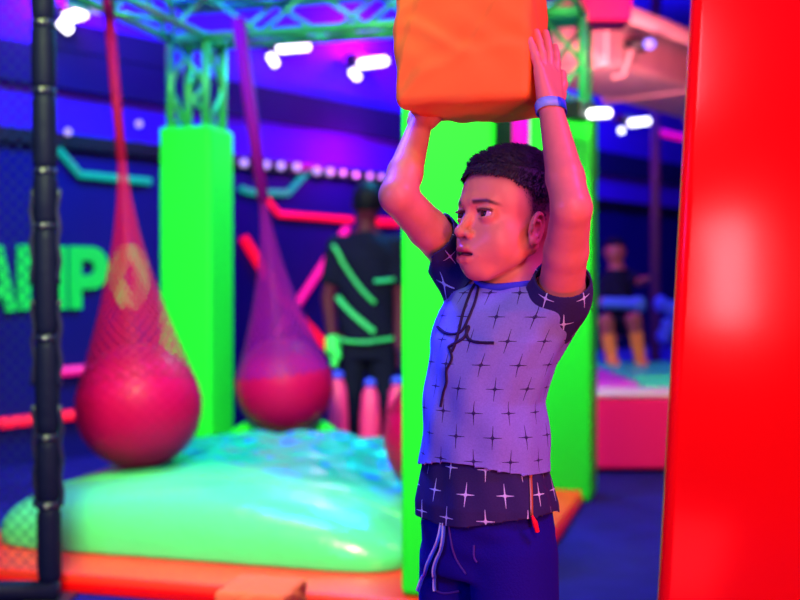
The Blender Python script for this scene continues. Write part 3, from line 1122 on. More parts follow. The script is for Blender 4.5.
hair_me, HV = H.mesh('hair', keep_hair)
bmh = B()
bmh.from_mesh(hair_me)
rng = np.random.default_rng(3)
hq = (HV - HC) @ HA.T
pick = rng.choice(len(HV), 5200)
for i in pick:
    p = HV[i]
    q = hq[i]
    n = p - hp(-0.006, 0, 0.035)
    n = n / np.linalg.norm(n)
    topness = smooth(0.05, 0.10, q[2])
    ln = 0.005 + 0.009 * float(topness)
    dr = n * 0.34 + HF * (0.85 if q[2] > 0.085 else 0.30) - HU * (0.1 if q[2] > 0.085 else 0.75) + rng.normal(0, 0.13, 3)
    dr = dr / np.linalg.norm(dr)
    sd = np.cross(dr, n)
    sd = sd / (np.linalg.norm(sd) + 1e-9) * 0.0011
    a, b, c = bmh.verts.new(p - sd - n * 0.001), bmh.verts.new(p + sd - n * 0.001), bmh.verts.new(p + dr * ln)
    e_ = bmh.verts.new(p + n * 0.0012)
    bmh.faces.new((a, b, c))
    bmh.faces.new((b, e_, c))
    bmh.faces.new((e_, a, c))
# stubble thinning out down the shaved sides
d_hl = u_ - hl
cand = np.where((d_hl > 0.002) & (d_hl < 0.050) & (f_ < 0.060) & (al < 0.072) & onhead & (u_ > -0.03))[0]
for i in rng.choice(cand, 5200):
    if rng.random() > smooth(0.0, 0.040, d_hl[i]) + 0.08:
        continue
    p = BV[i]
    n = p - hp(-0.006, 0, 0.035)
    n = n / np.linalg.norm(n)
    dr = n * 0.55 - HU * 0.6 - HF * 0.25 + rng.normal(0, 0.25, 3)
    dr = dr / np.linalg.norm(dr)
    sd = np.cross(dr, n)
    sd = sd / (np.linalg.norm(sd) + 1e-9) * 0.0007
    ln = 0.0022 + 0.0035 * float(smooth(0.01, 0.045, d_hl[i]))
    a, b, c = bmh.verts.new(p - sd), bmh.verts.new(p + sd), bmh.verts.new(p + dr * ln + n * 0.0006)
    e_ = bmh.verts.new(p + n * 0.0010)
    bmh.faces.new((a, b, c))
    bmh.faces.new((b, e_, c))
    bmh.faces.new((e_, a, c))
bmh.to_mesh(hair_me)
bmh.free()
hair_me.polygons.foreach_set('use_smooth', [True] * len(hair_me.polygons))
hair = link('hair', hair_me, MATS['hair_black'], boy)

# ---- clothes
px2 = lambda x, y, d=1.72: A(x, y, d)
SHIRT = [(px2(0, 283)[2], *A(514, 283, 1.74)[:2], 0.050, 0.050), (px2(0, 292)[2], *A(512, 292, 1.735)[:2], 0.100, 0.070),
         (px2(0, 310)[2], *A(508, 310, 1.725)[:2], 0.116, 0.082), (px2(0, 340)[2], *A(499, 340, 1.72)[:2], 0.112, 0.088),
         (px2(0, 365)[2], *A(491, 365, 1.72)[:2], 0.102, 0.086), (px2(0, 400)[2], *A(485, 400, 1.72)[:2], 0.097, 0.082),
         (px2(0, 455)[2], *A(485, 455, 1.72)[:2], 0.105, 0.087), (px2(0, 475)[2], *A(485, 475, 1.72)[:2], 0.110, 0.089)]
zc = px2(0, 400)[2]


def folds(th, Z, l, f):
    a = 0.0022 * np.sin(th * 5 + (Z - zc) * 26) * np.clip((Z - zc + 0.12) * 5, 0.2, 1)
    b = 0.0016 * np.sin((Z - zc) * 60 + th * 3 + 2 * np.sin(th * 2))
    c = 0.0012 * np.sin(th * 11 - (Z - zc) * 18)
    return a + b + c


R = 0.003
G = Sdf((-0.06, 1.5, 0.60), (0.36, 1.95, 1.12), R)
G.loft(SHIRT, PSI, 0, folds)
for sh, s_ in ((SH_L, 1), (SH_R, -1)):
    rt = NB + (sh - NB) * 0.5 - np.array((0, 0, 0.035))
    G.cone(rt, sh - np.array((0, 0, 0.016)), 0.046, 0.034, 0.03)
zh_ = px2(0, 462)[2]


def torso_lf(V):
    c = np.array([np.interp(V[:, 2], [r[0] for r in SHIRT[::-1]], [r[i] for r in SHIRT[::-1]]) for i in (1, 2)]).T
    d = V[:, :2] - c
    return d @ TL[:2], d @ TF[:2]


NECKC = np.array(A(516, 287, 1.738))


def keep_shirt(V):
    l, f = torso_lf(V)
    hem = zh_ + 0.010 * np.cos(np.arctan2(l, f) * 2) - 0.004 * f / 0.08 + 0.004
    q = V - NECKC
    ql, qf = q @ TL, q @ TF
    neck = (np.sqrt((ql / 0.056) ** 2 + ((qf - 0.006) / 0.054) ** 2) - 1) * 0.055
    return np.minimum(V[:, 2] - hem, np.maximum(neck, NECKC[2] - 0.060 - V[:, 2]))


shirt_me, SV = G.mesh('shirt', keep_shirt)
l, f = torso_lf(SV)
th = np.arctan2(l / 0.108, f / 0.087)
set_uv(shirt_me, np.stack([th * 0.105, SV[:, 2] - 0.0], 1))
shirt = link('shirt', shirt_me, MATS['grey_print'], boy)
solidify(shirt, 0.003)
sbvh = bvh_of(shirt_me)

# dark lower panel of the shirt
HEM = [(px2(0, 440)[2], *A(485, 440, 1.72)[:2], 0.092, 0.074), (px2(0, 460)[2], *A(485, 460, 1.72)[:2], 0.099, 0.079),
       (px2(0, 500)[2], *A(486, 500, 1.72)[:2], 0.113, 0.092), (px2(0, 530)[2], *A(487, 530, 1.72)[:2], 0.114, 0.093)]
G = Sdf((-0.06, 1.5, 0.58), (0.34, 1.95, 0.80), R)
G.loft(HEM, PSI, 0, lambda th, Z, l, f: 0.003 * np.sin(th * 6 + 1) * np.clip((0.76 - Z) * 8, 0, 1) + 0.0012 * np.sin(th * 13 + Z * 30))
zb = px2(0, 514)[2]


def keep_hem(V):
    l, f = torso_lf(V)
    th = np.arctan2(l, f)
    return np.minimum(V[:, 2] - (zb + 0.008 * np.sin(th * 1.0 + 0.4) - 0.007 * np.cos(th * 2)), px2(0, 446)[2] - V[:, 2])


hem_me, V_ = G.mesh('hem_panel', keep_hem)
l, f = torso_lf(V_)
set_uv(hem_me, np.stack([np.arctan2(l / 0.108, f / 0.087) * 0.108 + 0.013, V_[:, 2] + 0.006], 1))
hem = link('hem_panel', hem_me, MATS['navy_print'], shirt)
hem['label'] = 'dark hem panel with white crosses'
solidify(hem, 0.003)
hbvh = bvh_of(hem_me)

# sleeves
for sh, el, far in ((SH_L, EL_L, 0.17), (SH_R, EL_R, 0.62)):
    d = (el - sh) / np.linalg.norm(el - sh)
    G = Sdf(sh - 0.13, sh + 0.13, R)
    G.cone(sh - d * 0.012 - np.array((0, 0, 0.004)), sh + (el - sh) * far, 0.0435, 0.0390, 0)
    rt = NB + (sh - NB) * 0.66 - np.array((0, 0, 0.034 if far < 0.5 else 0.036))
    G.cone(rt, sh, 0.052 if far < 0.5 else 0.052, 0.0430, 0.02)
    LEN = np.linalg.norm(el - sh) * far

    def keep_sl(V):
        t = (V - sh) @ d
        if far > 0.5:
            t = LEN + np.maximum((V - A(437, 240, 1.75)) @ np.array((-0.96, 0.0, 0.26)), t - 0.42 * np.linalg.norm(el - sh))
        q = (V - sh)
        return np.minimum(LEN - t, (((V - NB) @ (sh - NB)) / ((sh - NB) @ (sh - NB)) - (0.46 if far < 0.5 else 0.52)) * np.linalg.norm(sh - NB))
    me, V_ = G.mesh('sleeve', keep_sl)
    ax1 = np.cross(d, (0, 1, 0.2))
    ax1 /= np.linalg.norm(ax1)
    ax2 = np.cross(d, ax1)
    q = V_ - sh
    set_uv(me, np.stack([np.arctan2(q @ ax1, q @ ax2) * 0.046, q @ d], 1))
    so = link('sleeve', me, MATS['navy_print'], shirt)
    so['label'] = 'dark sleeve with white crosses'
    solidify(so, 0.003)

# collar ring
ring = []
for k in range(40):
    t = 2 * PI * k / 40
    p = NECKC + TL * (0.0585 * math.cos(t)) + TF * (0.006 + 0.0565 * math.sin(t)) + np.array((0, 0, 0))
    zt = [h for h in [sbvh.ray_cast(Vector((p[0], p[1], 1.2)), Vector((0, 0, -1)))] if h[0] is not None]
    z = zt[0][0].z if zt else NECKC[2] - 0.02
    ring.append((p[0], p[1], z))
rz = np.array(ring)
for _ in range(6):
    rz[:, 2] = (np.roll(rz[:, 2], 1) + rz[:, 2] + np.roll(rz[:, 2], -1)) / 3
bm = B()
tube(bm, [tuple(r) for r in rz] + [tuple(rz[0])], 0.0065, 8, False)
co = obj('collar', bm, MATS['collar_blue'], shirt, True)


def surf_line(bv, pts, n=8, lift=0.0012):
    out = []
    for p in catmull([(x, y, 0) for x, y in pts], n):
        h = project(bv, p.x, p.y, lift)
        if h is not None:
            out.append(h)
    return out


# the script lettering on the chest
bm = B()
tube(bm, surf_line(sbvh, [(438, 327), (446, 333), (456, 334), (463, 330), (469, 318), (475, 303), (478, 290), (477, 285.5), (474, 286), (469, 297), (463, 315), (459, 332), (455, 345), (452, 352)]), 0.0022, 6)
tube(bm, surf_line(sbvh, [(449, 347), (456, 343), (464, 338), (468, 331), (469, 327), (467.5, 328), (467, 335), (470, 340), (478, 342.5), (494, 343)]), 0.0024, 6)
tube(bm, surf_line(sbvh, [(449, 347), (452, 356), (451, 362), (447, 370), (447, 382), (444, 392), (441, 407)]), 0.0022, 6)
obj('printed_script', bm, MATS['ink_navy'], shirt)['label'] = 'dark script lettering on the chest'
# zip at the side slit
bm = B()
zl = surf_line(hbvh, [(530, 468), (530, 480), (530.5, 495), (531, 515)], 6, 0.002)
if len(zl) > 1:
    tube(bm, zl, 0.0024, 6)
zo = obj('zipper', bm, MATS['zip_gold'], shirt)
e0 = zl[-1]
bm = B()
tube(bm, [e0 + Vector((0, -0.003, 0)), e0 + Vector((0.004, -0.004, -0.010)), e0 + Vector((0.008, -0.004, -0.024))], [0.002, 0.004, 0.0032], 8)
obj('zip_pull', bm, MATS['zip_red'], zo)['label'] = 'red zip pull'

# trousers
G = Sdf((-0.04, 1.48, 0.05), (0.34, 1.97, 0.74), R)
G.loft([(px2(0, 490)[2], *A(487, 490, 1.72)[:2], 0.100, 0.080), (px2(0, 525)[2], *A(487, 525, 1.72)[:2], 0.109, 0.086), (px2(0, 572)[2], *A(487, 572, 1.72)[:2], 0.106, 0.080)], PSI, 0,
       lambda th, Z, l, f: 0.0025 * np.sin(Z * 150 + l * 40) * np.exp(-(l - 0.03) ** 2 / 0.004) * (f > 0))
for hip, kn, an in ((HIP_L, KN_L, AN_L), (HIP_R, KN_R, AN_R)):
    h2 = hip - np.array((0, 0, 0.02))
    G.chain([h2, (h2 + kn) / 2, kn, an + np.array((0, 0, 0.03))], [0.068, 0.063, 0.055, 0.042], 0.010)
tz0, tz1 = px2(0, 500)[2], 0.085
tr_me, V_ = G.mesh('trousers', lambda V: np.minimum(tz0 - V[:, 2], V[:, 2] - tz1))
trousers = link('trousers', tr_me, MATS['navy_cloth'], boy)
solidify(trousers, 0.003)
tbvh = bvh_of(tr_me)
for a_, dx in ((((444, 522), (440, 540), (431, 562), (424, 580), (421, 590)), 0), (((446, 522), (444, 545), (437, 565), (436, 580), (436.5, 590)), 0)):
    c = surf_line(tbvh, a_, 6, 0.004)
    bm = B()
    tube(bm, c, 0.0042, 8, True, 0.6)
    cord = obj('drawstring', bm, MATS['cord_blue'], trousers, True)
    cord['label'] = 'blue drawstring with a pale centre line'
    bm = B()
    tube(bm, surf_line(tbvh, a_, 6, 0.0075), 0.0014, 6)
    obj('cord_stripe', bm, MATS['cord_white'], cord)
for a_ in (((449, 526), (452, 545), (457, 560), (466, 574)), ((474, 545), (474, 556), (477, 562)), ((437, 591), (445, 593), (459, 591))):
    c = surf_line(tbvh, a_, 6, 0.001)
    if len(c) > 1:
        obj('seam_piping', tube(B(), c, 0.0016, 6), MATS['piping'], trousers)
# grip socks
for an in (AN_L, AN_R):
    G = Sdf(an - np.array((0.17, 0.17, 0.075)), an + np.array((0.17, 0.17, 0.12)), 0.004)
    z_ = np.array((0, 0, 1.0))
    G.chain([an + z_ * 0.09, an - z_ * 0.020, an + TF * 0.06 - z_ * 0.026, an + TF * 0.128 - z_ * 0.034], [0.034, 0.037, 0.033, 0.0245], 0.012)
    me, V_ = G.mesh('sock')
    link('sock', me, MATS['dark_cloth'], boy)

# paper wristband
wd = (dL * 0.6 + (WR_L - EL_L) / np.linalg.norm(WR_L - EL_L) * 0.4)
wd /= np.linalg.norm(wd)
wc = WR_L + wd * 0.003
a1 = np.cross(wd, (0, 1, 0))
a1 /= np.linalg.norm(a1)
a2 = np.cross(wd, a1)


def band(t0, t1, name, m, par):
    bm = B()
    rows = []
    for k in range(25):
        t = t0 + (t1 - t0) * k / 24
        dirn = a1 * math.cos(t) + a2 * math.sin(t)
        h = bbvh.ray_cast(Vector(wc + dirn * 0.06), Vector(-dirn))
        rr = 0.0225
        if h[0] is not None:
            rr = min(0.030, (np.array(h[0]) - wc) @ dirn + 0.0018)
        rows.append((bm.verts.new(wc + dirn * rr - wd * 0.0075), bm.verts.new(wc + dirn * rr + wd * 0.0075)))
    for p, q in zip(rows, rows[1:]):
        bm.faces.new((p[0], q[0], q[1], p[1]))
    o = obj(name, bm, m, par, True)
    md = o.modifiers.new('s', 'SOLIDIFY')
    md.thickness = 0.0012
    md.offset = 1
    return o


# angle at which the band faces the camera
tc_ = math.atan2(-(a2[1]), -(a1[1]))
wb = band(tc_ - 0.55 + 1.0, tc_ - 0.55 + 2 * PI - 0.95, 'wristband', MATS['band_blue'], boy)
wb['label'] = 'blue paper wristband with a white patch'
band(tc_ - 1.5, tc_ + 0.45, 'band_patch', MATS['band_white'], wb)

# ------------------------------------------------------------------ the foam cube he holds
def foam_cube(name, c, yaw, size, seed, label, wr=0.002, res=0.004, cloth='orange_cloth'):
    cu = np.array((math.cos(yaw), -math.sin(yaw), 0))
    cv = np.array((math.sin(yaw), math.cos(yaw), 0))
    G = Sdf(np.array(c) - max(size) * 0.85, np.array(c) + max(size) * 0.85, res)
    X, Y, Z = G.ax[0][:, None, None] - c[0], G.ax[1][None, :, None] - c[1], G.ax[2][None, None, :] - c[2]
    u = X * cu[0] + Y * cu[1]
    v = X * cv[0] + Y * cv[1]
    r = 0.014
    h = [s_ / 2 - r for s_ in size]
    puff = 0.006
    qu, qv, qw = np.abs(u) - h[0], np.abs(v) - h[1], np.abs(Z + 0 * u) - h[2]
    out = np.sqrt(np.maximum(qu, 0) ** 2 + np.maximum(qv, 0) ** 2 + np.maximum(qw, 0) ** 2)
    d = out + np.minimum(np.maximum(qu, np.maximum(qv, qw)), 0) - r
    bul = puff * (np.cos(PI * u / size[0] / 1.1) * np.cos(PI * v / size[1] / 1.1) + np.cos(PI * u / size[0] / 1.1) * np.cos(PI * Z / size[2] / 1.1) + np.cos(PI * v / size[1] / 1.1) * np.cos(PI * Z / size[2] / 1.1) - 0.6)
    s1 = seed
    wob = wr * (np.sin(u * 22 + Z * 34 + s1) * np.sin(v * 27 - Z * 12 + s1) * 0.7 + 0.5 * np.sin((u * 1.2 - Z) * 46 + 2 * np.sin(v * 40) + s1) * np.exp(-((Z + size[2] * 0.25) / 0.07) ** 2)
                + 0.45 * np.sin((u + v) * 85 + 6 * np.sin(Z * 22) + s1))
    for a_, b_, w_, am in ((0.9, -0.45, 0.010, 0.004), (0.75, -0.7, 0.007, 0.003), (0.35, -1.0, 0.008, 0.0035), (1.0, 0.25, 0.010, 0.003)):
        ln_ = u * b_ + Z * a_ + 0.35 * v + 0.012 * np.sin(u * 40 + s1) + (0.05 if am == 0.003 else -0.03)
        wob = wob + 0.6 * am * np.exp(-(ln_ / w_) ** 2) - 0.6 * am * np.exp(-((ln_ - 0.016) / (w_ * 1.3)) ** 2)
    G.F = (d - bul - wob).astype(np.float32)
    me, V = G.mesh(name)
    o = link(name, me, MATS[cloth])
    return tag(o, label, 'foam cube')


foam_cube('foam_cube', CC, AYAW, CSIZE, 1.3, 'orange cloth-covered foam cube held up above the boy\'s head')
# ------------------------------------------------------------------ the game frame: platform, columns, trusses, air bag, netted balls
FA = math.radians(16)
GU = Vector((math.cos(FA), -math.sin(FA), 0))
GV = Vector((math.sin(FA), math.cos(FA), 0))
GO = Vector((0.0, 3.33, 0))
GM = frame(GO, GU, GV, (0, 0, 1))
g = lambda u, v, z: GO + GU * u + GV * v + Vector((0, 0, z))
CWD = 0.29
PH = 0.06

t = thing('padded_platform', 'low orange padded platform under the air bag and the green columns', 'platform', g(-0.9, 1.0, 0))
u0, u1, v0, v1 = -1.76, 0.315, -0.04, 1.94
obj('top_pad', bx(B(), (u0, v0, 0.022), (u1, v1, PH), GM), MATS['orange_vinyl'], t, bevel=0.014)
obj('front_pad', bx(B(), (-2.4, v0, 0.022), (u0 + 0.004, 0.19, PH), GM), MATS['orange_vinyl'], t, bevel=0.014)
obj('skirt', bx(B(), (-2.4, v0 - 0.006, 0.0), (u0 - 0.006, 0.194, 0.034), GM), MATS['red_vinyl'], t, bevel=0.008)['label'] = 'red lower edge of the platform'
obj('skirt', bx(B(), (u0 - 0.004, v0 - 0.006, 0.0), (u1 + 0.006, v1 + 0.004, 0.034), GM), MATS['red_vinyl'], t, bevel=0.008)['label'] = 'red lower edge of the platform'

CORN = {'front': (0.0, 0.0), 'right': (0.065, 1.95), 'left': (-1.85, 1.95), 'out': (-1.85, 0.0)}


def tower(u, v, z0, z1, t, s=0.2):
    cu_, cv_ = u + CWD / 2, v + CWD / 2
    h = s / 2
    cs = [g(cu_ + a * h, cv_ + b * h, 0) for a, b in ((-1, -1), (1, -1), (1, 1), (-1, 1))]
    for c in cs:
        obj('chord', tube(B(), [c + Vector((0, 0, z0)), c + Vector((0, 0, z1))], 0.022, 10), MATS['truss_metal'], t, True)
    n = max(2, round((z1 - z0) / 0.24))
    for f in range(4):
        a, b = cs[f], cs[(f + 1) % 4]
        for k in range(n):
            za, zb = z0 + (z1 - z0) * k / n, z0 + (z1 - z0) * (k + 1) / n
            p, q = (a, b) if k % 2 == 0 else (b, a)
            obj('brace', tube(B(), [p + Vector((0, 0, za)), q + Vector((0, 0, zb))], 0.012, 8), MATS['truss_metal'], t, True)


NAMES = {'front': 'tall bright green padded column right behind the boy, nearest the camera',
         'right': 'green padded column behind the boy at the platform\'s far right corner',
         'left': 'green padded column between the two netted balls, truss on top'}
for key in ('front', 'right', 'left'):
    u, v = CORN[key]
    zf = PH if key == 'front' else 0.0
    t = thing('padded_column', NAMES[key], 'column', g(u + CWD / 2, v + CWD / 2, zf), 'green padded columns of the frame')
    obj('pad', bx(B(), (u, v, zf), (u + CWD, v + CWD, 1.82), GM), MATS['green_vinyl'], t, bevel=0.022, seg=4)
    bm = B()
    bx(bm, (u + CWD * 0.46, v + CWD - 0.002, PH + 0.03), (u + CWD * 0.54, v + CWD + 0.004, 1.79), GM)
    obj('closure_strip', bm, MATS['green_vinyl'], t)
    tower(u, v, 1.80, 2.275, t)
    # corner block where the trusses meet
    c = g(u + CWD / 2, v + CWD / 2, 0)
    for z in (2.275, 2.475):
        obj('corner_ring', bx(B(), (u + 0.03, v + 0.03, z - 0.025), (u + CWD - 0.03, v + CWD - 0.03, z + 0.025), GM), MATS['truss_metal'], t, bevel=0.01)


def truss(a, b, label, s=0.2):
    d = (b - a).normalized()
    side = d.cross(Vector((0, 0, 1))).normalized()
    t = thing('lighting_truss', label, 'truss', (a + b) / 2, 'overhead trusses of the game frame')
    cs = [side * (sx * s / 2) + Vector((0, 0, sz * s)) for sx, sz in ((-1, 0), (1, 0), (1, 1), (-1, 1))]
    for c in cs:
        obj('chord', tube(B(), [a + c, b + c], 0.022, 10), MATS['truss_metal'], t, True)
    L = (b - a).length
    n = max(2, 2 * round(L / 0.5))
    for f in range(4):
        c0, c1 = cs[f], cs[(f + 1) % 4]
        for k in range(n):
            p, q = (c0, c1) if (k + f) % 2 == 0 else (c1, c0)
            obj('brace', tube(B(), [a + p + d * (L * k / n), a + q + d * (L * (k + 1) / n)], 0.012, 8), MATS['truss_metal'], t, True)
    return t


h = CWD / 2
TZ = 2.275
cL, cR, cF, cO = (g(CORN[k][0] + h, CORN[k][1] + h, TZ) for k in ('left', 'right', 'front', 'out'))
truss(cL + GU * 0.12, cR - GU * 0.12, 'green truss along the back, between the two far columns')
truss(cO + GV * 0.12, cL - GV * 0.12, 'green truss running back along the left, carrying the nearest ball')
truss(cF + GV * 0.12, cR - GV * 0.12, 'green-lit truss on the right, above the boy\'s raised hand')

# ---- air bag
AU0, AU1, AV0, AV1 = -1.66, -0.03, 0.215, 1.88


def bag_pt(s_, q):
    r = max(abs(s_), abs(q))
    if r > 1e-6:
        k_ = r / ((abs(s_) ** 9 + abs(q) ** 9) ** (1 / 9))
        s_, q = s_ * k_, q * k_
    e = max(0.0, 1 - r ** 14) ** 0.5
    top = 0.150 + 0.055 * (1 - abs(s_) ** 2) + 0.045 * (q + 1) / 2 + 0.03 * (1 - s_ * s_) * (1 - q * q)
    if s_ > 0:
        top -= 0.055 * s_ ** 2
    u = AU0 + (AU1 - AU0) * (s_ * (1 - 0.016 * (1 - math.sin(PI * min(1, e)) * (r > 0.9))) + 1) / 2
    v = AV0 + (AV1 - AV0) * (q + 1) / 2
    fade = min(1, max(0, (q + 0.45) / 0.6)) * (1 - r ** 8) + 0.12
    wob = 0.011 * math.sin(u * 15 + 2.2 * math.sin(v * 6)) * math.sin(v * 17 + 1.6 * math.sin(u * 5)) + 0.006 * math.sin(u * 31 + v * 22 + 2 * math.sin(v * 9)) + 0.004 * math.sin(v * 40 - u * 13)
    return g(u, v, PH + 0.001 + e * (top + wob * fade))


bm = B()
NU, NV = 110, 110
grid = []
for i in range(NU + 1):
    row = []
    for j in range(NV + 1):
        row.append(bm.verts.new(bag_pt(math.sin((i / NU - 0.5) * PI), math.sin((j / NV - 0.5) * PI))))
    grid.append(row)
for i in range(NU):
    for j in range(NV):
        bm.faces.new((grid[i][j], grid[i + 1][j], grid[i + 1][j + 1], grid[i][j + 1]))
rimv = [grid[i][0] for i in range(NU + 1)] + [grid[NU][j] for j in range(1, NV + 1)] + [grid[i][NV] for i in range(NU - 1, -1, -1)] + [grid[0][j] for j in range(NV - 1, 0, -1)]
bm.faces.new(rimv[::-1])
t = thing('air_bag', 'puffy pale green inflated landing cushion lying on the orange platform', 'air bag', g(-0.8, 1.05, PH))
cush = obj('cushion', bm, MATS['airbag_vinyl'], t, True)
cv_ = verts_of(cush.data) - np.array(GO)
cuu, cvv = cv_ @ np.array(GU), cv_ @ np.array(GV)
mask = smooth(0.0, 0.30, (cvv - 0.52) + 0.28 * (cuu + 0.8) * 0 + 0.05 * np.sin(cuu * 9)) * smooth(0.10, 0.17, cv_[:, 2])  # where the painted reflections cover the top
set_color(cush.data, 'top_reflection', np.repeat(mask[:, None], 3, 1))
bm = B()
seam = [bag_pt(-0.97 + 1.94 * k / 60, -0.62) for k in range(61)]
obj('seam', tube(bm, seam, 0.005, 6), MATS['airbag_vinyl'], t, True)

# green inflatable roll behind the bag, its two ends curling up
a, b = at(236, 424, 5.62), at(331, 421, 5.66)
bm = B()
n = 28
pts = []
for k in range(n + 1):
    p = a + (b - a) * (k / n)
    x = abs(2 * k / n - 1)
    pts.append(Vector((p.x, p.y + 0.03, 0.118 + 0.165 * x ** 2.2)))
rr = [0.11 * (min(1.0, 0.25 + 3.2 * min(k, n - k) / n)) ** 0.5 for k in range(n + 1)]
tube(bm, pts, rr, 20)
tag(obj('bolster', bm, MATS['green_vinyl'], None, True), 'bright green inflatable roll with upturned ends under the far netted ball', 'bolster')


# ---- balls in nets
def netted_ball(c, R, apex, label, rope_r=0.022, tail=None, net='red_netting', rope='net_red'):
    c = Vector(c)
    apex = Vector(apex)
    t = thing('netted_ball', label, 'hanging ball', c - Vector((0, 0, R)), 'red balls hanging in nets')
    obj('ball', sphere(B(), c, R, 48, 32), MATS['ball_rubber'], t, True)
    ax = (apex - c).normalized()
    L = (apex - c).length
    RN = R + 0.006
    # cone tangent to the ball, then round the ball
    sa = RN / L
    th0 = math.acos(sa)
    prof = []
    N1 = 40
    tx, tr = RN * math.cos(th0), RN * math.sin(th0)
    for k in range(N1):
        f = k / N1
        x = L + (tx - L) * f
        r_ = 0.016 + (tr - 0.016) * f ** 1.8
        prof.append((x, r_))
    N2 = 26
    rest = []
    for k in range(N2 + 1):
        th = th0 + (PI - 0.02 - th0) * k / N2
        rest.append((RN * math.cos(th), RN * math.sin(th)))
    nx = ax.orthogonal().normalized()
    ny = ax.cross(nx)

    def rev(name, prof, m, v0):
        bm = B()
        uvl = bm.loops.layers.uv.new('UVMap')
        seg = 40
        rings = [[bm.verts.new(c + ax * x + (nx * math.cos(2 * PI * k / seg) + ny * math.sin(2 * PI * k / seg)) * r_ * (1 + (0.10 * math.sin(5 * 2 * PI * k / seg) if name == 'net' else 0) * max(0, 1 - r_ / tr))) for k in range(seg)] for x, r_ in prof]
        vv = v0
        for i in range(len(prof) - 1):
            dl = math.hypot(prof[i + 1][0] - prof[i][0], prof[i + 1][1] - prof[i][1])
            for k in range(seg):
                f = bm.faces.new((rings[i][k], rings[i][(k + 1) % seg], rings[i + 1][(k + 1) % seg], rings[i + 1][k]))
                for lp, (uu, wv) in zip(f.loops, ((k, vv), (k + 1, vv), (k + 1, vv + dl), (k, vv + dl))):
                    lp[uvl].uv = (uu / seg, wv)
            vv += dl
        return obj(name, bm, MATS[m], t, True), vv
    o, vv = rev('net', prof + rest[:1], net, 0)
    rev('ball_net', rest, 'ball_netting', vv)
    top = tail or apex + ax * 0.3
    obj('rope', tube(B(), [apex - ax * 0.05, apex + (Vector(top) - apex) * 0.5, top], [rope_r * 0.9, rope_r, rope_r], 10), MATS[rope], t, True)


netted_ball(at(139, 406, 4.42), 0.245, at(121, 150, 4.75), 'red ball in a net hanging left of the green column, nearest the camera', 0.024, at(107, -8, 5.02))
netted_ball(at(284.5, 385, 5.60), 0.242, at(262, 190, 5.58), 'red ball in a purple-lit net hanging right of the left green column', 0.034, at(238, 18, 5.52), 'purple_lit_netting', 'net_purple_lit')
netted_ball(at(452, 436, 4.02), 0.245, (0.314, 4.126, 1.55), 'red ball half hidden behind the front green column', 0.024, g(0.145, 0.95, 2.30))

# ---- red pillar at the right, near the camera
d = 2.25
pl = thing('padded_pillar', 'tall red padded pillar filling the right of the picture', 'pillar', at(770, 600, d) - Vector((0, 0, at(770, 600, d).z)))
xt, xb = at(685.5, 0, d), at(653.5, 600, d)
slope = (xt.x - xb.x) / (xt.z - xb.z)
bm = B()
zA, zB = 0.0, 2.3
W = 0.42
ya, yb = d - 0.02, d + 0.40
lx = lambda z: xb.x + slope * (z - xb.z)
vs = []
for z in (zA, zB):
    vs.append([bm.verts.new(p) for p in ((lx(z), ya, z), (lx(zA) + W + 0.12, ya - 0.06, z), (lx(zA) + W + 0.14, yb, z), (lx(z) + 0.17, yb, z))])
bm.faces.new(vs[0][::-1])
bm.faces.new(vs[1])
for k in range(4):
    bm.faces.new((vs[0][k], vs[0][(k + 1) % 4], vs[1][(k + 1) % 4], vs[1][k]))
obj('pad', bm, MATS['red_vinyl'], pl, bevel=0.03, seg=5)
obj('cap', bx(B(), (lx(zB) + 0.02, ya + 0.02, zB), (lx(zA) + W + 0.1, yb - 0.02, zB + 0.05)), MATS['red_vinyl'], pl, bevel=0.015)

# ---- orange foam cube on the floor
c = at(260, 600, 3.02)
foam_cube('foam_cube', np.array((-0.367, 2.94, 0.104)), math.radians(13), (0.198, 0.198, 0.198), 4.2, 'orange foam cube lying on the floor before the platform', cloth='peach_cloth')

# ---- black padded post of the safety cage at the left
pb = at(50, 600, 3.5)
pp = Vector((pb.x, pb.y, 0))
tp = at(43, 0, 3.5)
up = (Vector((tp.x, tp.y, tp.z)) - pp).normalized()
t = thing('cage_post', 'black padded cage post standing at the left with net ties', 'post', pp)
zt = 2.5
obj('pole', tube(B(), [pp + up * 0.02, pp + up * zt], 0.021, 12), MATS['black_plastic'], t, True)
zz = 0.06
k = 0
rnd = random.Random(2)
while zz < zt - 0.05:
    ln = (0.24, 0.20, 0.30, 0.34, 0.16)[k % 5]
    bm = B()
    e = min(zz + ln, zt)
    ps = [pp + up * (zz + (e - zz) * f) for f in (0, 0.04, 0.12, 0.5, 0.88, 0.96, 1)]
    tube(bm, ps, [0.028, 0.034, 0.0375, 0.0385, 0.0375, 0.034, 0.028], 16)
    obj('foam_sleeve', bm, MATS['black_foam'], t, True)
    bm = B()
    c = pp + up * (e + 0.006)
    tube(bm, [c - up * 0.010, c + up * 0.010], 0.037, 14)
    obj('strap', bm, MATS['strap_black'], t, True)
    bm = B()
    sphere(bm, c + Vector((0.004, -0.040, 0.0)), 0.007, 10, 8)
    obj('tie_knob', bm, MATS['steel'], t, True)
    zz = e + 0.012
    k += 1
for sx in (-1, 1):
    for a0, a1 in ((0.30, 0.62), (0.68, 0.95), (1.0, 1.3)):
        bm = B()
        tube(bm, [pp + up * a + Vector((sx * 0.042 + 0.004 * math.sin(a * 60), -0.005, 0)) for a in np.linspace(a0, a1, 14)], 0.007, 6)
        obj('net_cord', bm, MATS['strap_black'], t, True)
obj('foot_bar', tube(B(), [pp + Vector((0.03, -0.012, 0.035)), pp + Vector((-0.32, -0.012, 0.035)), pp + Vector((-0.75, 0.03, 0.035))], 0.034, 14), MATS['black_foam'], t, True)
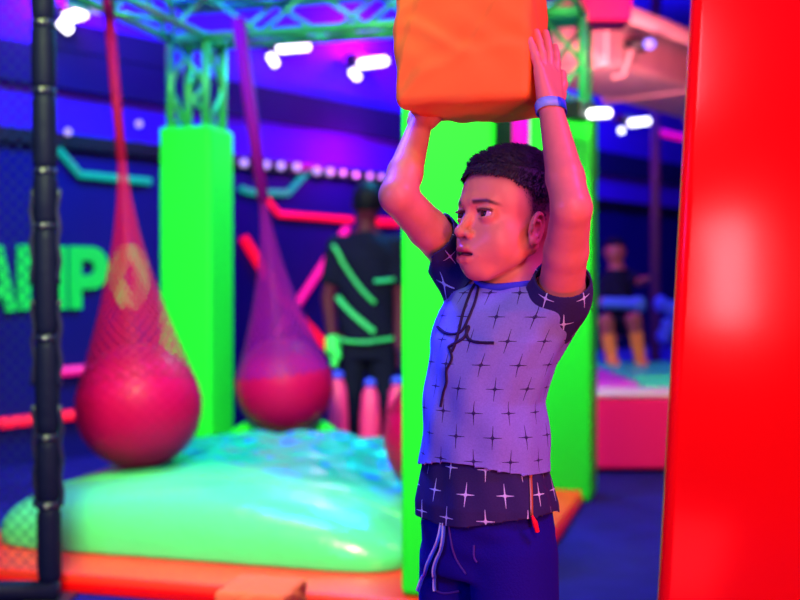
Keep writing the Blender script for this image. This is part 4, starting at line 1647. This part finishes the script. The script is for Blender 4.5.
obj('base_plate', bx(B(), (pp.x - 0.07, pp.y - 0.07, 0), (pp.x + 0.07, pp.y + 0.07, 0.012)), MATS['black_plastic'], t)
# cage net going off to the left
bm = B()
uvl = bm.loops.layers.uv.new('UVMap')
A0 = pp + Vector((-0.035, 0, 0.10))
B0 = pp + Vector((-0.75, 0.03, 0.10))
nseg = 12
cols = []
for k in range(nseg + 1):
    f = k / nseg
    p = A0 + (B0 - A0) * f + Vector((0, 0.015 * math.sin(f * 9), 0))
    cols.append((bm.verts.new(p), bm.verts.new(p + Vector((0, 0, 2.35)) + Vector((up.x * 2.35, 0, 0)))))
for k in range(nseg):
    f = bm.faces.new((cols[k][0], cols[k + 1][0], cols[k + 1][1], cols[k][1]))
    for lp, uv_ in zip(f.loops, ((k / nseg * 16, 0), ((k + 1) / nseg * 16, 0), ((k + 1) / nseg * 16, 52), (k / nseg * 16, 52))):
        lp[uvl].uv = uv_
no = tag(obj('cage_net', bm, MATS['black_netting']), 'fine black safety net stretched left of the black post', 'net')

# ---- pink posts with blue caps beyond the air bag
for i, (x, yt, dd, lb) in enumerate(((338, 372, 6.12, 'left of the legs of the person in black'), (370, 380, 6.15, 'before the legs of the person in black'), (397, 378, 6.15, 'at the edge of the front green column'))):
    top = at(x, yt, dd)
    t = thing('padded_post', 'short pink post with a blue cap ' + lb, 'post', (top.x, top.y, 0), 'short pink padded posts')
    z1 = top.z
    obj('pad', tube(B(), [(top.x, top.y, z) for z in (0.0, 0.05, z1 * 0.55, z1 * 0.85, z1 - 0.05, z1 - 0.02)], [0.055, 0.06, 0.058, 0.045, 0.032, 0.02], 16), MATS['pink_foam'], t, True)
    obj('cap', sphere(B(), (top.x, top.y, z1 - 0.02), (0.036, 0.036, 0.03), 14, 8), MATS['blue_cap'], t, True)
# ------------------------------------------------------------------ people in the background
def bg_mesh(lo, hi, res, fn, keep=None, name='body'):
    G = Sdf(lo, hi, res)
    fn(G)
    return G.mesh(name, keep)[0]


D0 = 6.4
P = lambda x, y, d=D0: np.array(at(x, y, d))
per = thing('person', 'person in black with green reflective stripes, seen from behind beyond the air bag', 'person', (float(P(366, 300)[0]), D0, 0))
hd, nk = P(367.5, 203), P(366, 226)
shl, shr = P(338, 246), P(395, 246)
ell_, elr = P(328, 298, 6.38), P(401, 298, 6.38)
hal, har = P(333, 346, 6.3), P(399, 346, 6.3)
hpl, hpr = P(353, 338), P(381, 338)
fx = lambda p, dx, z: np.array((p[0] + dx, p[1], z))
knl, knr = fx(hpl, -0.02, 0.40), fx(hpr, 0.02, 0.40)
anl, anr = fx(hpl, -0.03, 0.06), fx(hpr, 0.03, 0.06)


def f_body(G):
    G.ell(hd, (0.078, 0.095, 0.112), None, 0)
    G.cone(nk + (0, 0, 0.06), nk, 0.055, 0.06, 0.02)
    G.loft([(nk[2] - 0.02, nk[0], D0, 0.07, 0.06), (shl[2], nk[0], D0, 0.15, 0.09), (hpl[2] + 0.2, nk[0], D0, 0.13, 0.09), (hpl[2] - 0.05, (hpl[0] + hpr[0]) / 2, D0, 0.14, 0.10)], 0, 0.03)
    for s_, e_, h_ in ((shl, ell_, hal), (shr, elr, har)):
        G.chain([s_, e_, h_], [0.055, 0.042, 0.030], 0.01)
        dv = (h_ - e_) / np.linalg.norm(h_ - e_)
        for k in range(4):
            o = np.array((0.0, (k - 1.5) * 0.019, 0))
            G.cone(h_ + o * 0.6, h_ + dv * 0.085 + o, 0.014, 0.010, 0.008)
            G.cone(h_ + dv * 0.085 + o, h_ + dv * (0.135 - 0.01 * abs(k - 1.5)) + o + np.array((0, -0.02, 0)), 0.010, 0.008, 0.004)
        G.cone(h_, h_ + dv * 0.05 + np.array((0, -0.05, 0)), 0.014, 0.010, 0.008)
    for h_, k_, a_ in ((hpl, knl, anl), (hpr, knr, anr)):
        G.chain([h_, k_, a_], [0.085, 0.060, 0.042], 0.02)
        G.cone(a_ - (0, 0, 0.015), a_ + np.array((0, 0.15, -0.028)), 0.045, 0.030, 0.01)
    for s_ in (1, -1):
        G.ell(hd + (s_ * 0.08, 0, -0.01), (0.012, 0.02, 0.03), None, 0.006)


lo = (min(ell_[0], anl[0]) - 0.15, D0 - 0.3, -0.02)
hi = (elr[0] + 0.15, D0 + 0.4, hd[2] + 0.16)
link('body', bg_mesh(lo, hi, 0.0085, f_body), MATS['dark_skin'], per)
link('hair', bg_mesh(hd - 0.2, hd + 0.2, 0.008, lambda G: G.ell(hd + (0, -0.008, 0.018), (0.088, 0.102, 0.112), None, 0), lambda V: V[:, 2] - hd[2] + 0.045 - 0.10 * np.maximum(V[:, 1] - D0 - 0.02, 0) * 0 - 0.9 * np.maximum(V[:, 1] - D0 - 0.01, 0)), MATS['dark_hair'], per)


def f_shirt(G):
    G.loft([(nk[2] - 0.03, nk[0], D0, 0.075, 0.07), (shl[2] + 0.02, nk[0], D0, 0.15, 0.10), (shl[2] - 0.06, nk[0], D0, 0.175, 0.115), (hpl[2] + 0.2, nk[0], D0, 0.16, 0.11), (hpl[2] - 0.07, (hpl[0] + hpr[0]) / 2, D0, 0.175, 0.12)], 0, 0,
           lambda th, Z, l, f: 0.006 * np.sin(Z * 30 + th * 4))
    for s_, e_ in ((shl, ell_), (shr, elr)):
        G.cone(s_, s_ + (e_ - s_) * 0.62, 0.066, 0.062, 0.03)


zh2 = hpl[2] - 0.05
sh_me = bg_mesh(lo, hi, 0.0085, f_shirt, lambda V: np.minimum(V[:, 2] - zh2, nk[2] - 0.02 - V[:, 2]), 'shirt')
shirt2 = link('shirt', sh_me, MATS['dark_cloth'], per)
solidify(shirt2, 0.006)


def f_tr(G):
    G.loft([(hpl[2] + 0.06, (hpl[0] + hpr[0]) / 2, D0, 0.15, 0.11), (hpl[2] - 0.12, (hpl[0] + hpr[0]) / 2, D0, 0.16, 0.115)], 0, 0)
    for h_, k_, a_ in ((hpl, knl, anl), (hpr, knr, anr)):
        G.chain([h_ - (0, 0, 0.05), k_, a_], [0.095, 0.078, 0.062], 0.02)


link('trousers', bg_mesh(lo, hi, 0.0085, f_tr, lambda V: V[:, 2] - 0.07, 'trousers'), MATS['dark_cloth'], per)
for a_ in (anl, anr):
    def f_sh(G):
        G.chain([a_ + (0, 0, 0.02), a_ - (0, 0, 0.02), a_ + np.array((0, 0.16, -0.024))], [0.05, 0.05, 0.038], 0.01)
    link('shoe', bg_mesh(a_ - 0.25, a_ + 0.25, 0.009, f_sh, lambda V: V[:, 2] - 0.002, 'shoe'), MATS['black_plastic'], per)
b2 = bvh_of(sh_me)


def stripe(pts, lift=0.012, r=0.021, par=shirt2):
    c = surf_line(b2, pts, 6, lift)
    if len(c) > 1:
        o = obj('reflective_stripe', tube(B(), c, r, 8, True, 0.5), MATS['band_green'], par, True)
        o['label'] = 'green reflective stripe'


stripe([(334, 246), (342, 258), (352, 275), (362, 290), (374, 303)])
stripe([(340, 297), (348, 308), (360, 320), (374, 332)])
stripe([(340, 339), (352, 341), (370, 342), (392, 338)])
stripe([(374, 281), (384, 281), (395, 279)])
gl = np.array(hal)


def f_gl(G):
    dv = (hal - ell_) / np.linalg.norm(hal - ell_)
    G.cone(hal - dv * 0.03, hal + dv * 0.02, 0.042, 0.046, 0.01)
    for k in range(4):
        o = np.array((0.0, (k - 1.5) * 0.024, 0))
        G.cone(hal + o * 0.6, hal + dv * 0.11 + o, 0.022, 0.018, 0.01)
    G.cone(hal, hal + dv * 0.06 + np.array((0.03, -0.06, 0)), 0.022, 0.017, 0.01)


link('glove', bg_mesh(gl - 0.25, gl + 0.25, 0.007, f_gl, None, 'glove'), MATS['glove_green'], per)['label'] = 'bright green glove'

# crouching child on the court
D1 = 8.2
ZC = 0.411
kid = thing('person', 'crouching child on the court in a dark top, one arm raised', 'person', (float(P(618, 300, D1)[0]), D1, ZC))
Pk = lambda x, y, d=D1: np.array(at(x, y, d))
kh = Pk(615, 252)
kn_ = Pk(617, 270)
ks1, ks2 = Pk(606, 281), Pk(629, 277)
ke1, ke2 = Pk(603, 303, 8.1), Pk(641, 282, 8.05)
kw1, kw2 = Pk(632, 304, 7.95), Pk(646, 279, 7.9)
kp = Pk(618, 325)
kk1, kk2 = Pk(606, 322, 7.85), Pk(634, 320, 7.85)
ka1, ka2 = Pk(612, 351, 7.9), Pk(640, 350, 7.9)
ka1[2] = ka2[2] = ZC + 0.072


def f_kid(G):
    G.ell(kh, (0.072, 0.085, 0.098), None, 0)
    G.ell(kh + (0, -0.083, -0.01), (0.012, 0.018, 0.016), None, 0.01)
    for s_ in (1, -1):
        G.ell(kh + (s_ * 0.073, 0, 0), (0.01, 0.015, 0.022), None, 0.006)
        G.ell(kh + (s_ * 0.028, -0.085, 0.012), (0.014, 0.012, 0.009), None, 0.006, 'sub')
    G.cone(kh - (0, 0, 0.06), kn_, 0.04, 0.045, 0.02)
    G.chain([kn_ - (0, 0, 0.03), (kn_ + kp) / 2, kp], [0.08, 0.095, 0.10], 0.03)
    for s_, e_, w_ in ((ks1, ke1, kw1), (ks2, ke2, kw2)):
        G.chain([s_, e_, w_], [0.042, 0.034, 0.026], 0.01)
        dv = (w_ - e_) / np.linalg.norm(w_ - e_)
        sd = np.cross(dv, (0, 1, 0))
        for k in range(4):
            G.cone(w_ + sd * (k - 1.5) * 0.012, w_ + dv * 0.08 + sd * (k - 1.5) * 0.018, 0.012, 0.009, 0.006)
        G.cone(w_, w_ + dv * 0.035 + sd * 0.04, 0.011, 0.009, 0.006)
    for s_, k_, a_ in ((kp - (0.05, 0, 0), kk1, ka1), (kp + (0.05, 0, 0), kk2, ka2)):
        G.chain([s_, k_, a_], [0.07, 0.055, 0.036], 0.015)
        G.cone(a_ - (0, 0, 0.015), a_ + np.array((0.0, -0.12, -0.025)), 0.036, 0.028, 0.01)


lo, hi = kp - np.array((0.35, 0.6, 0.4)), kp + np.array((0.35, 0.35, 0.75))
link('body', bg_mesh(lo, hi, 0.0075, f_kid), MATS['pink_skin'], kid)
link('hair', bg_mesh(kh - 0.16, kh + 0.16, 0.007, lambda G: G.ell(kh + (0, 0.012, 0.020), (0.080, 0.090, 0.096), None, 0), lambda V: np.maximum(V[:, 2] - kh[2] - 0.045, V[:, 1] - D1 - 0.0) * 1.0 + 0 * V[:, 0]), MATS['dark_hair'], kid)


def f_top(G):
    G.chain([kn_ - (0, 0, 0.035), (kn_ + kp) / 2, kp + (0, 0, 0.02)], [0.092, 0.108, 0.112], 0.03)
    for s_, e_ in ((ks1, ke1), (ks2, ke2)):
        G.cone(s_, s_ + (e_ - s_) * 0.7, 0.052, 0.048, 0.03)


link('shirt', bg_mesh(lo, hi, 0.0075, f_top, lambda V: np.minimum(V[:, 2] - kp[2] + 0.03, kn_[2] + 0.005 - V[:, 2]), 'shirt'), MATS['dark_cloth'], kid)


def f_sho(G):
    G.ell(kp, (0.12, 0.11, 0.09), None, 0)
    for s_, k_ in ((kp - (0.05, 0, 0), kk1), (kp + (0.05, 0, 0), kk2)):
        G.cone(s_, s_ + (k_ - s_) * 0.8, 0.085, 0.070, 0.02)


link('shorts', bg_mesh(lo, hi, 0.0075, f_sho, None, 'shorts'), MATS['dark_cloth'], kid)
for k_, a_ in ((kk1, ka1), (kk2, ka2)):
    def f_so(G):
        G.chain([k_ + (a_ - k_) * 0.25, a_, a_ + np.array((0.0, -0.125, -0.022))], [0.050, 0.043, 0.034], 0.012)
    link('sock', bg_mesh(a_ - 0.25, a_ + 0.25, 0.0075, f_so, None, 'sock'), MATS['sock_orange_lit'], kid)['label'] = 'orange-lit sock'
dv = (kw1 - ke1) / np.linalg.norm(kw1 - ke1)
link('arm_guard', bg_mesh(kw1 - 0.3, kw1 + 0.3, 0.007, lambda G: G.chain([ke1 + (kw1 - ke1) * 0.1, kw1, kw1 + dv * 0.05], [0.044, 0.044, 0.062], 0.012), None, 'arm_guard'), MATS['blue_sleeve'], kid)['label'] = 'bright blue arm guard'
# ------------------------------------------------------------------ origins of single-mesh things go to their base
for o in list(SC.objects):
    if o.type == 'MESH' and o.parent is None and not o.children and o.get('kind') != 'structure':
        v = verts_of(o.data)
        c = Vector((float(v[:, 0].mean()), float(v[:, 1].mean()), float(v[:, 2].min())))
        o.data.transform(Matrix.Translation(-c))
        o.location = c
